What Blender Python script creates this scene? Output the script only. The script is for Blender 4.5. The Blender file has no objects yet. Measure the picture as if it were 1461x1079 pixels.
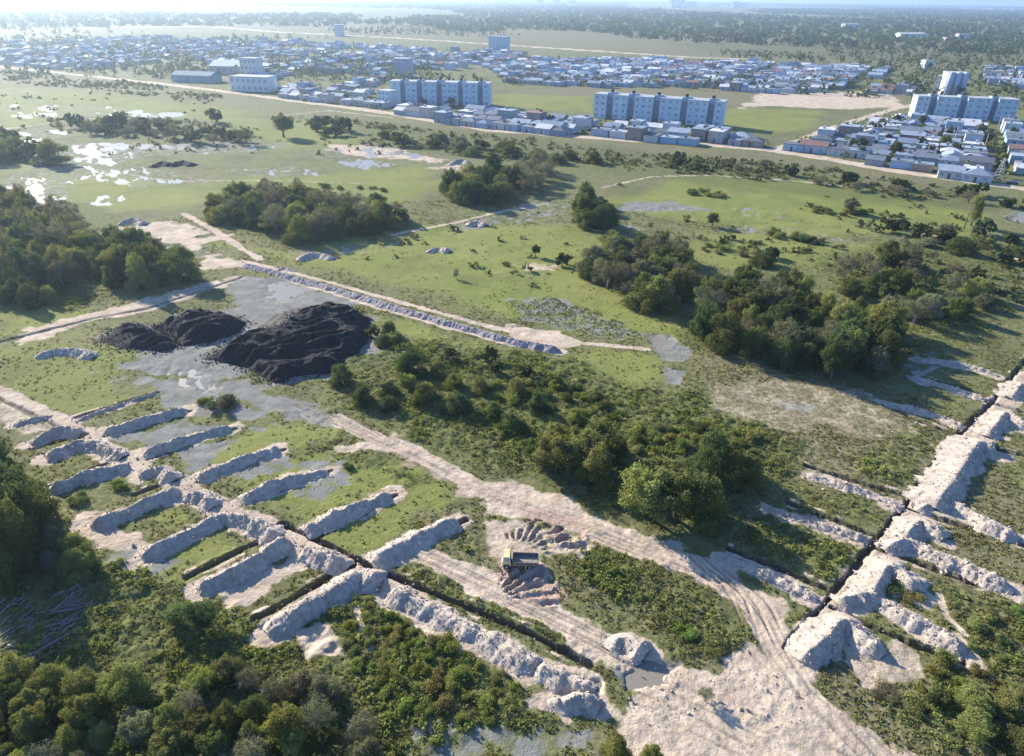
import bpy, math, random
import numpy as np

# ------------------------------------------------------------------ camera, sky, sun, exposure
SC = bpy.context.scene
COL = SC.collection
R_ = math.radians
CAM_H, FOC = 65.0, 975.0                      # metres above ground; focal length in photo pixels (1461 wide)
PITCH, ROLL = R_(29.2), R_(0.68)
SUN_AZ, SUN_EL = R_(-46.0), R_(24.0)          # azimuth from +Y towards +X

fw = np.array([0, math.cos(PITCH), -math.sin(PITCH)])
r0 = np.array([1.0, 0, 0]); u0 = np.array([0, math.sin(PITCH), math.cos(PITCH)])
rt = math.cos(ROLL) * r0 + math.sin(ROLL) * u0
up = -math.sin(ROLL) * r0 + math.cos(ROLL) * u0

cam = bpy.data.objects.new('camera', bpy.data.cameras.new('camera'))
COL.objects.link(cam)
cam.data.sensor_width = 36.0
cam.data.lens = 36.0 * FOC / 1461.0
cam.data.clip_start = 1.0
cam.data.clip_end = 60000.0
from mathutils import Matrix, Vector
cam.matrix_world = Matrix(((rt[0], up[0], -fw[0], 0), (rt[1], up[1], -fw[1], 0), (rt[2], up[2], -fw[2], CAM_H), (0, 0, 0, 1)))
SC.camera = cam

W = bpy.data.worlds.new('World'); SC.world = W; W.use_nodes = True
wt = W.node_tree; wt.nodes.clear()
sky = wt.nodes.new('ShaderNodeTexSky'); sky.sky_type = 'NISHITA'; sky.sun_disc = False
sky.sun_elevation = SUN_EL; sky.sun_rotation = SUN_AZ
sky.air_density = 1.0; sky.dust_density = 0.7; sky.ozone_density = 3.0
bg = wt.nodes.new('ShaderNodeBackground'); bg.inputs[1].default_value = 0.1
wo = wt.nodes.new('ShaderNodeOutputWorld')
tint = wt.nodes.new('ShaderNodeMix'); tint.data_type = 'RGBA'; tint.blend_type = 'MULTIPLY'; tint.inputs[0].default_value = 1.0
tint.inputs[7].default_value = (0.72, 0.92, 1.25, 1)          # a clear, cold winter sky
wt.links.new(sky.outputs[0], tint.inputs[6]); wt.links.new(tint.outputs[2], bg.inputs[0]); wt.links.new(bg.outputs[0], wo.inputs[0])

sl = bpy.data.lights.new('sun', 'SUN'); sl.energy = 5.0; sl.angle = R_(0.5); sl.color = (1.0, 0.91, 0.77)
sun = bpy.data.objects.new('sun', sl); COL.objects.link(sun)
sdir = Vector((math.sin(SUN_AZ) * math.cos(SUN_EL), math.cos(SUN_AZ) * math.cos(SUN_EL), math.sin(SUN_EL)))
sun.rotation_euler = sdir.to_track_quat('Z', 'Y').to_euler()
sun.location = (0, 0, 200)

SC.view_settings.view_transform = 'Standard'
SC.view_settings.look = 'None'
SC.view_settings.exposure = 1.33
SC.view_settings.gamma = 1.0
SC.cycles.use_denoising = True
SC.cycles.max_bounces = 6
SC.cycles.diffuse_bounces = 3
SC.cycles.transmission_bounces = 3
SC.cycles.volume_bounces = 0
SC.cycles.transparent_max_bounces = 4

# ------------------------------------------------------------------ helpers
def at(x, y, z=0.0):
    """photo pixel -> world point on the horizontal plane z"""
    d = fw + (x - 730.5) / FOC * rt - (y - 539.5) / FOC * up
    t = (z - CAM_H) / d[2]
    return np.array([t * d[0], t * d[1], z])

def atl(pts, z=0.0):
    return np.array([at(p[0], p[1], z)[:2] for p in pts])

def hash2(ix, iy, seed):
    h = (ix.astype(np.int64) * 374761393 + iy.astype(np.int64) * 668265263 + seed * 1442695041) & 0xffffffff
    h = ((h ^ (h >> 13)) * 1274126177) & 0xffffffff
    h = h ^ (h >> 16)
    return (h & 0xffff) / 65535.0

def vnoise(x, y, seed=0):
    ix = np.floor(x); iy = np.floor(y)
    fx = x - ix; fy = y - iy
    fx = fx * fx * (3 - 2 * fx); fy = fy * fy * (3 - 2 * fy)
    ix = ix.astype(np.int64); iy = iy.astype(np.int64)
    a = hash2(ix, iy, seed); b = hash2(ix + 1, iy, seed)
    c = hash2(ix, iy + 1, seed); d = hash2(ix + 1, iy + 1, seed)
    return (a * (1 - fx) + b * fx) * (1 - fy) + (c * (1 - fx) + d * fx) * fy

def fbm(x, y, wl, oc=4, seed=0, gain=0.5):
    """fractal noise, about -1..1; wl = longest wavelength in metres"""
    s = 0; a = 1.0; t = 0
    for k in range(oc):
        f = 2.0 ** k / wl
        ca, sa = math.cos(1.1 * k + seed), math.sin(1.1 * k + seed)
        s = s + a * (vnoise((x * ca - y * sa) * f + 17.3 * k, (x * sa + y * ca) * f - 9.1 * k, seed + k * 7) * 2 - 1)
        t += a; a *= gain
    return s / t * 1.6

def sstep(a, b, x):
    t = np.clip((x - a) / (b - a), 0, 1)
    return t * t * (3 - 2 * t)

def poly_sd(P, X, Y):
    """signed distance to polygon, inside negative"""
    d = np.full(X.shape, 1e18); s = np.zeros(X.shape, bool)
    n = len(P)
    for i in range(n):
        ax, ay = P[i]; bx, by = P[(i + 1) % n]
        ex, ey = bx - ax, by - ay
        wx, wy = X - ax, Y - ay
        t = np.clip((wx * ex + wy * ey) / max(ex * ex + ey * ey, 1e-9), 0, 1)
        d = np.minimum(d, (wx - ex * t) ** 2 + (wy - ey * t) ** 2)
        c = (ay > Y) != (by > Y)
        s ^= c & (X < (bx - ax) * (Y - ay) / (by - ay + 1e-12) + ax)
    d = np.sqrt(d)
    return np.where(s, -d, d)

def line_d(P, X, Y):
    """distance to polyline and signed side offset"""
    d = np.full(X.shape, 1e18); off = np.zeros(X.shape)
    for i in range(len(P) - 1):
        ax, ay = P[i]; bx, by = P[i + 1]
        ex, ey = bx - ax, by - ay
        L = math.hypot(ex, ey) + 1e-9
        wx, wy = X - ax, Y - ay
        t = np.clip((wx * ex + wy * ey) / (L * L), 0, 1)
        q = np.sqrt((wx - ex * t) ** 2 + (wy - ey * t) ** 2)
        m = q < d
        off = np.where(m, (wx * ey - wy * ex) / L, off)
        d = np.where(m, q, d)
    return d, off

def smooth_line(P, step):
    """Catmull-Rom through the points, resampled evenly"""
    P = np.asarray(P, float)
    Q = np.vstack([2 * P[0] - P[1], P, 2 * P[-1] - P[-2]])
    out = []
    for i in range(1, len(Q) - 2):
        t = np.linspace(0, 1, 24, endpoint=False)[:, None]
        a, b, c, d = Q[i - 1], Q[i], Q[i + 1], Q[i + 2]
        out.append(0.5 * (2 * b + (c - a) * t + (2 * a - 5 * b + 4 * c - d) * t ** 2 + (3 * b - a - 3 * c + d) * t ** 3))
    C = np.vstack(out + [P[-1:]])
    L = np.concatenate([[0], np.cumsum(np.hypot(*np.diff(C, axis=0).T))])
    n = max(4, int(L[-1] / step) + 1)
    s = np.linspace(0, L[-1], n)
    return np.stack([np.interp(s, L, C[:, k]) for k in range(2)], 1), s

def new_mesh(name, V, Fc, mats=(), smooth=False, mi=None):
    """V (n,3), Fc list of face arrays: either an (m,4)/(m,3) array or a list of them"""
    me = bpy.data.meshes.new(name)
    if isinstance(Fc, np.ndarray): Fc = [Fc]
    Fc = [np.asarray(f, np.int32) for f in Fc if len(f)]
    V = np.asarray(V, np.float32)
    me.vertices.add(len(V)); me.vertices.foreach_set('co', V.ravel())
    nl = sum(f.size for f in Fc); nf = sum(len(f) for f in Fc)
    me.loops.add(nl); me.loops.foreach_set('vertex_index', np.concatenate([f.ravel() for f in Fc]))
    st = []; o = 0
    for f in Fc:
        st.append(np.arange(len(f)) * f.shape[1] + o); o += f.size
    me.polygons.add(nf); me.polygons.foreach_set('loop_start', np.concatenate(st).astype(np.int32))
    me.polygons.foreach_set('use_smooth', np.full(nf, smooth))
    if mi is not None: me.polygons.foreach_set('material_index', np.asarray(mi, np.int32))
    for m in mats: me.materials.append(m)
    me.update(calc_edges=True)
    return me

class MB:
    """collects quads / tris into one mesh"""
    def __init__(s): s.V = []; s.F4 = []; s.F3 = []
    def add(s, V, F):
        o = len(s.V); s.V += [tuple(map(float, v)) for v in V]
        for f in F:
            (s.F4 if len(f) == 4 else s.F3).append([i + o for i in f])
        return s
    def box(s, x0, x1, y0, y1, z0, z1, tx=0.0, ty=0.0):
        V = [(x0, y0, z0), (x1, y0, z0), (x1, y1, z0), (x0, y1, z0),
             (x0 + tx, y0 + ty, z1), (x1 - tx, y0 + ty, z1), (x1 - tx, y1 - ty, z1), (x0 + tx, y1 - ty, z1)]
        return s.add(V, [(3, 2, 1, 0), (4, 5, 6, 7), (0, 1, 5, 4), (1, 2, 6, 5), (2, 3, 7, 6), (3, 0, 4, 7)])
    def tube(s, pts, rad, n=6):
        pts = [np.array(p, float) for p in pts]
        V = []; F = []
        for i, p in enumerate(pts):
            t = pts[min(i + 1, len(pts) - 1)] - pts[max(i - 1, 0)]
            t /= np.linalg.norm(t) + 1e-9
            a = np.cross(t, (0, 0, 1) if abs(t[2]) < 0.9 else (1, 0, 0)); a /= np.linalg.norm(a); b = np.cross(t, a)
            for k in range(n):
                c = 2 * math.pi * k / n
                V.append(p + rad[i] * (math.cos(c) * a + math.sin(c) * b))
        for i in range(len(pts) - 1):
            for k in range(n):
                F.append((i * n + k, i * n + (k + 1) % n, (i + 1) * n + (k + 1) % n, (i + 1) * n + k))
        o = len(V); V.append(pts[0]); V.append(pts[-1])
        for k in range(n):
            F.append((o, (k + 1) % n, k)); e = (len(pts) - 1) * n
            F.append((o + 1, e + k, e + (k + 1) % n))
        return s.add(V, F)
    def mesh(s, name, mats=(), smooth=False):
        Fc = []
        if s.F4: Fc.append(np.array(s.F4))
        if s.F3: Fc.append(np.array(s.F3))
        return new_mesh(name, np.array(s.V), Fc, mats, smooth)

def link(name, data, parent=None, loc=(0, 0, 0), rz=0.0, sc=(1, 1, 1)):
    o = bpy.data.objects.new(name, data); COL.objects.link(o)
    o.location = loc; o.rotation_euler = (0, 0, rz); o.scale = sc
    if parent is not None: o.parent = parent
    return o

def tag(o, label, cat, group=None):
    o['label'] = label; o['category'] = cat
    if group: o['group'] = group
    return o

def kind(o, k): o['kind'] = k; return o

def dup(o, name=None):
    c = o.copy(); COL.objects.link(c)
    for ch in o.children:
        d = ch.copy(); COL.objects.link(d); d.parent = c
        for g in ch.children:
            e = g.copy(); COL.objects.link(e); e.parent = d
    return c

# ------------------------------------------------------------------ materials
def nodes(name):
    m = bpy.data.materials.new(name); m.use_nodes = True
    nt = m.node_tree; nt.nodes.clear()
    return m, nt

def N(nt, typ, **kw):
    n = nt.nodes.new(typ)
    for k, v in kw.items():
        if k.startswith('i_'):
            key = k[2:]; key = int(key) if key.isdigit() else key
            n.inputs[key].default_value = v
        else: setattr(n, k, v)
    return n

def mixc(nt, fac, a, b, mode='MIX'):
    n = nt.nodes.new('ShaderNodeMix'); n.data_type = 'RGBA'; n.blend_type = mode
    for sock, v in ((n.inputs[0], fac), (n.inputs[6], a), (n.inputs[7], b)):
        if hasattr(v, 'is_output'): nt.links.new(v, sock)
        elif isinstance(v, (tuple, list)): sock.default_value = (*v[:3], 1)
        else: sock.default_value = v
    return n.outputs[2]

def mathn(nt, op, a, b=0.0, clamp=False):
    n = nt.nodes.new('ShaderNodeMath'); n.operation = op; n.use_clamp = clamp
    for s, v in ((n.inputs[0], a), (n.inputs[1], b)):
        if hasattr(v, 'is_output'): nt.links.new(v, s)
        else: s.default_value = v
    return n.outputs[0]

def noise(nt, vec, scale, detail=4, rough=0.55):
    n = N(nt, 'ShaderNodeTexNoise', i_Scale=scale, i_Detail=detail, i_Roughness=rough)
    nt.links.new(vec, n.inputs['Vector'])
    return n.outputs[0]

def ramp(nt, v, lo, hi):
    n = nt.nodes.new('ShaderNodeMapRange'); n.clamp = True
    nt.links.new(v, n.inputs[0]); n.inputs[1].default_value = lo; n.inputs[2].default_value = hi
    return n.outputs[0]

def simple(name, col, rough=0.8, var=0.25, scale=1.5, col2=None, bump=0.0, bscale=6.0, spec=0.3):
    """procedural surface: two tones broken up by noise"""
    m, nt = nodes(name)
    g = N(nt, 'ShaderNodeTexCoord').outputs['Object']
    n1 = ramp(nt, noise(nt, g, scale, 5, 0.6), 0.3, 0.7)
    c2 = col2 or tuple(c * (1 - var) for c in col)
    c = mixc(nt, n1, c2, tuple(min(1, v * (1 + var * 0.5)) for v in col))
    p = N(nt, 'ShaderNodeBsdfPrincipled', i_Roughness=rough)
    p.inputs['Specular IOR Level'].default_value = spec
    nt.links.new(c, p.inputs['Base Color'])
    if bump:
        b = N(nt, 'ShaderNodeBump', i_Strength=0.8, i_Distance=bump)
        nt.links.new(noise(nt, g, bscale, 5, 0.65), b.inputs['Height']); nt.links.new(b.outputs[0], p.inputs['Normal'])
    o = N(nt, 'ShaderNodeOutputMaterial'); nt.links.new(p.outputs[0], o.inputs[0])
    return m

def leaf_material(name):
    """leaf colour comes from each plant's own colour, broken up per leaf"""
    m, nt = nodes(name)
    oi = N(nt, 'ShaderNodeObjectInfo')
    a = N(nt, 'ShaderNodeAttribute', attribute_name='leaf')
    v = mathn(nt, 'MULTIPLY_ADD', a.outputs['Fac'], 0.9); nt.nodes[-1].inputs[2].default_value = 0.55
    c = mixc(nt, 1.0, oi.outputs['Color'], v, 'MULTIPLY')
    r = N(nt, 'ShaderNodeHueSaturation')
    nt.links.new(c, r.inputs['Color'])
    h = mathn(nt, 'MULTIPLY_ADD', oi.outputs['Random'], 0.024); nt.nodes[-1].inputs[2].default_value = 0.490
    nt.links.new(h, r.inputs['Hue'])
    vv = mathn(nt, 'MULTIPLY_ADD', oi.outputs['Random'], 0.4); nt.nodes[-1].inputs[2].default_value = 0.8
    nt.links.new(vv, r.inputs['Value'])
    d = N(nt, 'ShaderNodeBsdfDiffuse'); t = N(nt, 'ShaderNodeBsdfTranslucent')
    tc = mixc(nt, 1.0, r.outputs[0], (1.35, 1.25, 0.6), 'MULTIPLY')
    nt.links.new(r.outputs[0], d.inputs[0]); nt.links.new(tc, t.inputs[0])
    mx = N(nt, 'ShaderNodeMixShader', i_0=0.34)
    nt.links.new(d.outputs[0], mx.inputs[1]); nt.links.new(t.outputs[0], mx.inputs[2])
    o = N(nt, 'ShaderNodeOutputMaterial'); nt.links.new(mx.outputs[0], o.inputs[0])
    return m

M_LEAF = leaf_material('foliage')
M_BARK = simple('bark', (0.13, 0.105, 0.08), 0.9, 0.4, 3.0)
M_DEADWOOD = simple('dead_wood', (0.26, 0.24, 0.22), 0.9, 0.4, 3.0)
M_SPOIL = simple('sandy_spoil', (0.43, 0.365, 0.295), 0.95, 0.3, 1.4, col2=(0.27, 0.228, 0.188), bump=0.12, bscale=4.0, spec=0.1)
M_BANK = simple('mauve_earth', (0.33, 0.285, 0.265), 0.95, 0.3, 1.2, col2=(0.22, 0.19, 0.18), bump=0.1, bscale=4.0, spec=0.1)
M_TOPSOIL = simple('black_topsoil', (0.024, 0.0225, 0.025), 0.95, 0.4, 0.8, col2=(0.011, 0.0108, 0.0135), bump=0.14, bscale=4.0, spec=0.15)

# ------------------------------------------------------------------ ground: what covers it (photo pixel outlines -> metres)
MAIN_TRACK = [(478, 597), (500, 610), (560, 632), (625, 662), (690, 700), (760, 725), (830, 745), (900, 775), (960, 800), (1020, 825), (1060, 850), (1090, 890), (1112, 935), (1150, 990), (1230, 1060), (1260, 1100)]
SIDE_TRACK = [(590, 785), (650, 812), (700, 842), (760, 868), (820, 900), (880, 930), (950, 970), (1010, 1010), (1060, 1079)]
STRIP = [(-60, 525), (0, 556), (60, 586), (110, 610), (160, 640), (205, 668), (250, 690), (300, 711), (350, 733), (420, 765), (470, 788), (520, 808), (560, 828)]
BENCH = [(1135, 925), (1195, 868), (1258, 790), (1305, 730), (1378, 640), (1430, 575), (1470, 535)]
T_RIGHT = [(1120, 925), (1176, 862), (1242, 781), (1292, 721), (1361, 627), (1417, 572), (1442, 540), (1470, 508)]
TRENCHES = [  # (points, width, depth)
    (T_RIGHT, 0.60, 0.8),
    ([(400, 746), (475, 780), (560, 822), (666, 866), (772, 912), (842, 950)], 0.75, 1.3),
    ([(-20, 560), (70, 602), (150, 645)], 0.5, 0.4),
    ([(122, 619), (44, 641)], 0.6, 1.3), ([(180, 650), (72, 694)], 0.6, 1.3), ([(250, 684), (190, 706)], 0.5, 1.2),
    ([(404, 757), (335, 788), (267, 823)], 0.85, 1.5), ([(504, 804), (440, 840), (367, 884)], 0.85, 1.5),
    ([(538, 811), (600, 778), (664, 741)], 0.7, 1.3), ([(455, 765), (510, 737), (566, 706)], 0.6, 1.2),
    ([(352, 719), (410, 696), (472, 672)], 0.5, 1.2), ([(283, 687), (345, 664), (405, 643)], 0.5, 1.2),
    ([(212, 655), (270, 634), (335, 612)], 0.5, 0.5), ([(150, 622), (210, 604), (272, 586)], 0.5, 0.5),
    ([(108, 596), (160, 580), (224, 560)], 0.6, 0.5),
    ([(1186, 867), (1250, 897), (1310, 922), (1372, 944)], 0.8, 1.4),
    ([(1246, 780), (1310, 803), (1380, 828), (1442, 846)], 0.8, 1.4),
    ([(1296, 725), (1380, 753), (1461, 778), (1500, 790)], 0.8, 1.4),
    ([(1361, 628), (1420, 640), (1480, 655)], 0.7, 1.3), ([(1410, 574), (1440, 582), (1480, 592)], 0.7, 1.3),
    ([(1188, 845), (1120, 815), (1039, 783)], 0.75, 1.3), ([(1252, 765), (1190, 742), (1123, 716)], 0.75, 1.3),
    ([(1298, 709), (1225, 688), (1150, 665)], 0.75, 1.3), ([(1360, 620), (1310, 600), (1262, 578)], 0.6, 1.2),
    ([(1415, 566), (1360, 550), (1310, 535)], 0.6, 1.2),
    ([(-20, 492), (60, 473), (130, 455), (210, 440), (275, 420), (345, 396)], 0.8, 0.4),
]
# every area: (field, strength, outline, edge metres, ragged metres, ragged wavelength)
def area(f, s, pts, e=1.0, n=1.5, wl=6.0): return (f, s, pts, e, n, wl)
AREAS = [
    # lush meadows
    area('lush', 1, [(300, 345), (420, 360), (520, 330), (640, 322), (800, 318), (880, 345), (840, 405), (985, 440), (965, 480), (930, 478), (800, 472), (720, 455), (600, 415), (480, 385), (380, 365)], 4, 4, 20),
    area('lush', 1, [(420, 425), (520, 445), (640, 478), (720, 500), (640, 500), (560, 470), (480, 445)], 2, 2, 8),
    area('lush', 1, [(860, 285), (1000, 252), (1150, 260), (1330, 290), (1400, 305), (1370, 335), (1230, 330), (1100, 330), (960, 315)], 4, 5, 25),
    area('lush', 0.9, [(800, 505), (870, 497), (940, 510), (945, 540), (890, 555), (820, 545)], 1.5, 2, 6),
    area('lush', 0.9, [(1000, 335), (1200, 345), (1290, 360), (1160, 380), (1040, 385), (990, 365)], 3, 5, 20),
    area('lush', 0.85, [(0, 225), (110, 228), (240, 262), (420, 250), (600, 235), (640, 260), (560, 285), (380, 275), (260, 290), (150, 300), (90, 290)], 6, 8, 40),
    area('lush', 0.8, [(0, 125), (200, 135), (420, 165), (300, 165), (150, 160), (0, 185)], 10, 15, 80),
    area('lush', 0.8, [(300, 165), (520, 175), (560, 205), (400, 215), (350, 195)], 8, 10, 50),
    area('lush', 0.9, [(705, 133), (843, 138), (843, 160), (760, 155), (705, 148)], 5, 5, 40),
    area('lush', 0.9, [(1035, 155), (1180, 158), (1150, 185), (1060, 190), (1035, 182)], 5, 5, 40),
    area('lush', 0.9, [(0, 420), (60, 440), (130, 440), (60, 470), (0, 480)], 1.5, 2, 8),
    area('lush', 0.7, [(0, 500), (130, 470), (190, 510), (150, 540), (200, 570), (110, 590), (0, 545)], 2, 3, 10),
    area('lush', 0.9, [(340, 690), (440, 650), (540, 655), (650, 700), (600, 730), (520, 720), (440, 740)], 1.5, 2, 6),
    area('lush', 0.9, [(280, 640), (360, 610), (480, 615), (430, 640), (330, 675)], 1.5, 2, 6),
    area('lush', 0.9, [(440, 775), (560, 715), (640, 715), (600, 750), (520, 790)], 1.5, 1.5, 5),
    area('lush', 0.8, [(215, 735), (262, 728), (275, 740), (235, 752)], 0.8, 0.8, 3),
    area('lush', 0.7, [(225, 790), (300, 755), (370, 780), (290, 815), (230, 850)], 1, 1.5, 4),
    area('lush', 0.7, [(400, 690), (480, 680), (520, 700), (470, 735), (420, 735)], 1, 1.5, 4),
    # dry, brownish rough pasture
    area('dry', 1, [(1020, 520), (1120, 515), (1290, 560), (1350, 600), (1300, 690), (1200, 690), (1110, 640), (1010, 590), (990, 550)], 4, 6, 14),
    area('dry', 0.8, [(600, 730), (720, 745), (700, 800), (640, 790), (560, 800)], 2, 3, 8),
    area('dry', 0.8, [(790, 790), (880, 775), (990, 830), (1070, 940), (1020, 955), (900, 900), (800, 840)], 2, 3, 6),
    area('dry', 0.8, [(1200, 930), (1380, 930), (1461, 900), (1461, 1079), (1290, 1079), (1230, 1000)], 3, 5, 12),
    area('dry', 0.7, [(1290, 640), (1461, 640), (1461, 900), (1390, 900), (1300, 820)], 3, 5, 12),
    area('dry', 0.8, [(-50, 20), (600, 40), (960, 48), (1480, 66), (1480, 100), (1280, 95), (1000, 82), (700, 62), (420, 44), (-50, 50)], 20, 30, 150), area('scrub', .6, [(960, 60), (1480, 76), (1480, 90), (1200, 88), (1000, 76)], 20, 30, 120), area('dry', .7, [(0, 60), (420, 55), (690, 80), (560, 105), (330, 104), (0, 92)], 10, 20, 90),
    area('dry', 0.9, [(720, 130), (900, 120), (1300, 130), (1300, 150), (1040, 150)], 10, 10, 60),
    area('dry', 0.5, [(0, 95), (200, 118), (420, 148), (700, 185), (1100, 215), (1461, 268), (1461, 300), (1000, 240), (600, 190), (300, 150), (0, 120)], 8, 12, 40),
    area('dry', 0.7, [(60, 485), (150, 468), (180, 490), (100, 498)], 2, 2, 6),
    # scrubby, dark herbage
    area('scrub', 1, [(480, 860), (560, 850), (640, 885), (700, 920), (770, 970), (800, 1030), (620, 1060), (480, 1079), (0, 1079), (0, 930), (120, 800), (300, 830), (400, 900)], 1.5, 2.5, 6),
    area('scrub', 1, [(495, 500), (620, 490), (800, 510), (960, 560), (1100, 600), (1180, 640), (1090, 680), (1060, 760), (930, 745), (700, 660), (520, 590)], 3, 5, 10),
    area('scrub', 0.8, [(980, 440), (1300, 430), (1430, 420), (1420, 480), (1290, 540), (1100, 530), (980, 495)], 3, 5, 12),
    area('scrub', 0.8, [(1150, 370), (1350, 340), (1461, 350), (1461, 440), (1380, 440), (1200, 420)], 4, 6, 15),
    area('scrub', 0.8, [(800, 775), (900, 765), (980, 810), (1070, 910), (1060, 950), (980, 930), (880, 870), (810, 825)], 1.5, 2, 5),
    area('scrub', 0.8, [(1340, 910), (1461, 860), (1461, 1079), (1330, 1079), (1290, 1020)], 2, 3, 8),
    area('scrub', 0.6, [(1140, 690), (1250, 720), (1220, 760), (1150, 740)], 1, 1.5, 5),
    area('scrub', 0.7, [(1040, 760), (1140, 735), (1215, 790), (1160, 830)], 1, 1.5, 5),
    area('scrub', 0.7, [(1230, 640), (1330, 600), (1350, 620), (1300, 690), (1230, 690)], 1, 1.5, 5),
    area('scrub', 0.7, [(1290, 820), (1340, 825), (1400, 860), (1380, 900), (1300, 850)], 1, 1.5, 5),
    area('scrub', 0.7, [(480, 165), (700, 190), (900, 215), (1200, 250), (1461, 285), (1461, 300), (1200, 285), (880, 250), (520, 210)], 8, 10, 25),
    area('scrub', 0.6, [(580, 740), (690, 760), (700, 800), (640, 785)], 1, 1.5, 4),
    area('scrub', 0.7, [(560, 800), (640, 820), (780, 880), (850, 935), (830, 940), (700, 880), (570, 825)], 0.8, 1, 4),
    area('scrub', 0.6, [(420, 640), (480, 645), (560, 690), (640, 690), (560, 660), (480, 620)], 1, 2, 5),
    area('scrub', 0.9, [(0, 290), (130, 290), (290, 370), (200, 410), (100, 445), (0, 430)], 3, 4, 12),
    area('scrub', 0.9, [(285, 290), (580, 300), (590, 330), (420, 350), (300, 320)], 3, 4, 12),
    area('scrub', 0.9, [(0, 690), (120, 740), (160, 820), (140, 940), (0, 960)], 1.5, 2, 5),
    # bare, trampled sand
    area('sand', 1, [(870, 1000), (930, 950), (1010, 960), (1080, 935), (1130, 930), (1200, 1000), (1300, 1079), (1320, 1120), (880, 1120)], 1.5, 2.5, 5),
    area('sand', 0.9, [(980, 790), (1040, 790), (1110, 860), (1125, 920), (1080, 930), (1060, 870), (1000, 830)], 1.2, 2, 5),
    area('sand', 0.8, [(640, 790), (730, 830), (790, 860), (850, 910), (930, 940), (900, 965), (800, 915), (700, 860), (620, 815)], 1.0, 2, 5),
    area('sand', 0.9, [(690, 690), (770, 700), (880, 745), (1000, 800), (950, 810), (840, 765), (760, 750), (700, 730)], 1.2, 2, 5),
    area('sand', 0.9, [(80, 720), (150, 735), (240, 770), (190, 800), (130, 780)], 1, 2, 5),
    area('sand', 0.8, [(420, 900), (480, 880), (480, 930), (440, 940)], 1, 1.5, 4),
    area('sand', 0.8, [(310, 845), (420, 790), (440, 810), (330, 870)], 1, 1.5, 4),
    area('sand', 0.7, [(470, 645), (560, 625), (640, 665), (700, 705), (650, 700), (560, 650)], 1.5, 3, 6),
    area('mud', 0.62, [(600, 1045), (700, 1020), (840, 1040), (860, 1079), (620, 1090)], 1, 3, 4),
    area('sand', 0.42, [(1000, 545), (1110, 530), (1280, 560), (1340, 610), (1260, 650), (1160, 650), (1060, 600)], 6, 9, 9),
    area('sand', 0.6, [(1210, 930), (1300, 940), (1310, 970), (1240, 985)], 1, 3, 4),
    area('sand', 0.65, [(742, 380), (765, 376), (800, 379), (788, 386), (750, 387)], 1.5, 2.5, 4),
    area('sand', 0.8, [(720, 462), (800, 470), (830, 490), (780, 500), (720, 480)], 1, 1.5, 5),
    area('sand', 0.6, [(0, 560), (100, 600), (60, 620), (0, 600)], 2, 3, 6),
    area('sand', 0.7, [(30, 470), (200, 430), (330, 395), (340, 403), (260, 430), (120, 462), (30, 490)], 1, 2.5, 5),
    area('sand', 0.8, [(150, 322), (260, 310), (340, 375), (300, 380), (230, 350), (150, 345)], 3, 8, 10),
    area('sand', 0.7, [(620, 232), (640, 228), (520, 205), (440, 205), (520, 222)], 4, 8, 14),
    area('sand', 0.8, [(1080, 135), (1290, 130), (1290, 152), (1180, 156), (1060, 152)], 6, 14, 30),
    area('sand', 0.6, [(640, 232), (700, 240), (660, 250), (600, 240)], 4, 6, 15),
    area('sand', 0.6, [(690, 745), (740, 735), (850, 760), (850, 790), (790, 800), (700, 795)], 1, 1.5, 4), area('clay', 0.9, [(715, 800), (770, 800), (815, 850), (790, 870), (730, 840)], 1.0, 1.5, 4),
    area('clay', 0.6, [(740, 715), (860, 745), (900, 770), (800, 755), (740, 745)], 1.5, 2, 6),
    area('clay', 0.4, [(840, 900), (960, 960), (900, 990), (830, 940)], 1.5, 2, 6),
    area('soil', 0.9, [(138, 486), (180, 458), (225, 462), (262, 442), (300, 440), (352, 455), (346, 474), (256, 496), (195, 500)], 0.6, 1.2, 3), area('soil', 0.9, [(288, 508), (370, 466), (415, 440), (475, 430), (530, 452), (528, 480), (500, 512), (400, 545), (350, 526)], 0.6, 1.4, 3),
    area('clay', 0.5, [(560, 622), (690, 690), (820, 738), (960, 795), (1010, 830), (960, 815), (820, 765), (690, 715), (560, 650)], 2, 3, 5),
    # grey mud flats and puddles
    area('mud', 1, [(350, 392), (430, 398), (450, 415), (440, 438), (360, 452), (345, 470), (300, 505), (330, 540), (400, 560), (480, 590), (510, 612), (440, 605), (360, 590), (250, 535), (160, 525), (230, 495), (280, 490), (340, 445), (330, 410)], 1.5, 2.5, 7),
    area('mud', 0.75, [(150, 625), (265, 600), (330, 615), (230, 640)], 1, 2, 4), area('mud', 0.7, [(330, 660), (400, 650), (420, 665), (350, 690)], 1, 1.5, 4), area('mud', .7, [(420, 705), (475, 680), (500, 690), (450, 720)], 1, 1.5, 4), area('mud', .8, [(140, 480), (300, 440), (440, 400), (540, 450), (535, 500), (400, 560), (250, 520)], 2, 5, 6),
    area('mud', 0.8, [(255, 640), (340, 625), (300, 665), (265, 680)], 1, 1, 4),
    area('mud', 0.7, [(430, 660), (500, 655), (490, 690), (450, 690)], 1, 1.5, 4),
    area('mud', 0.8, [(150, 530), (330, 540), (400, 600), (330, 600), (230, 570)], 2, 5, 6),
    area('mud', 1, [(918, 475), (960, 478), (985, 500), (975, 516), (945, 512), (930, 495)], 0.8, 0.8, 4),
    area('mud', 1, [(948, 522), (975, 530), (965, 548), (945, 545)], 0.8, 0.8, 4),
    area('mud', 0.8, [(1110, 572), (1165, 575), (1160, 590), (1120, 588)], 0.8, 1, 4),
    area('mud', 0.9, [(890, 287), (960, 286), (1010, 300), (960, 302), (880, 300)], 3, 3, 14),
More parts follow.
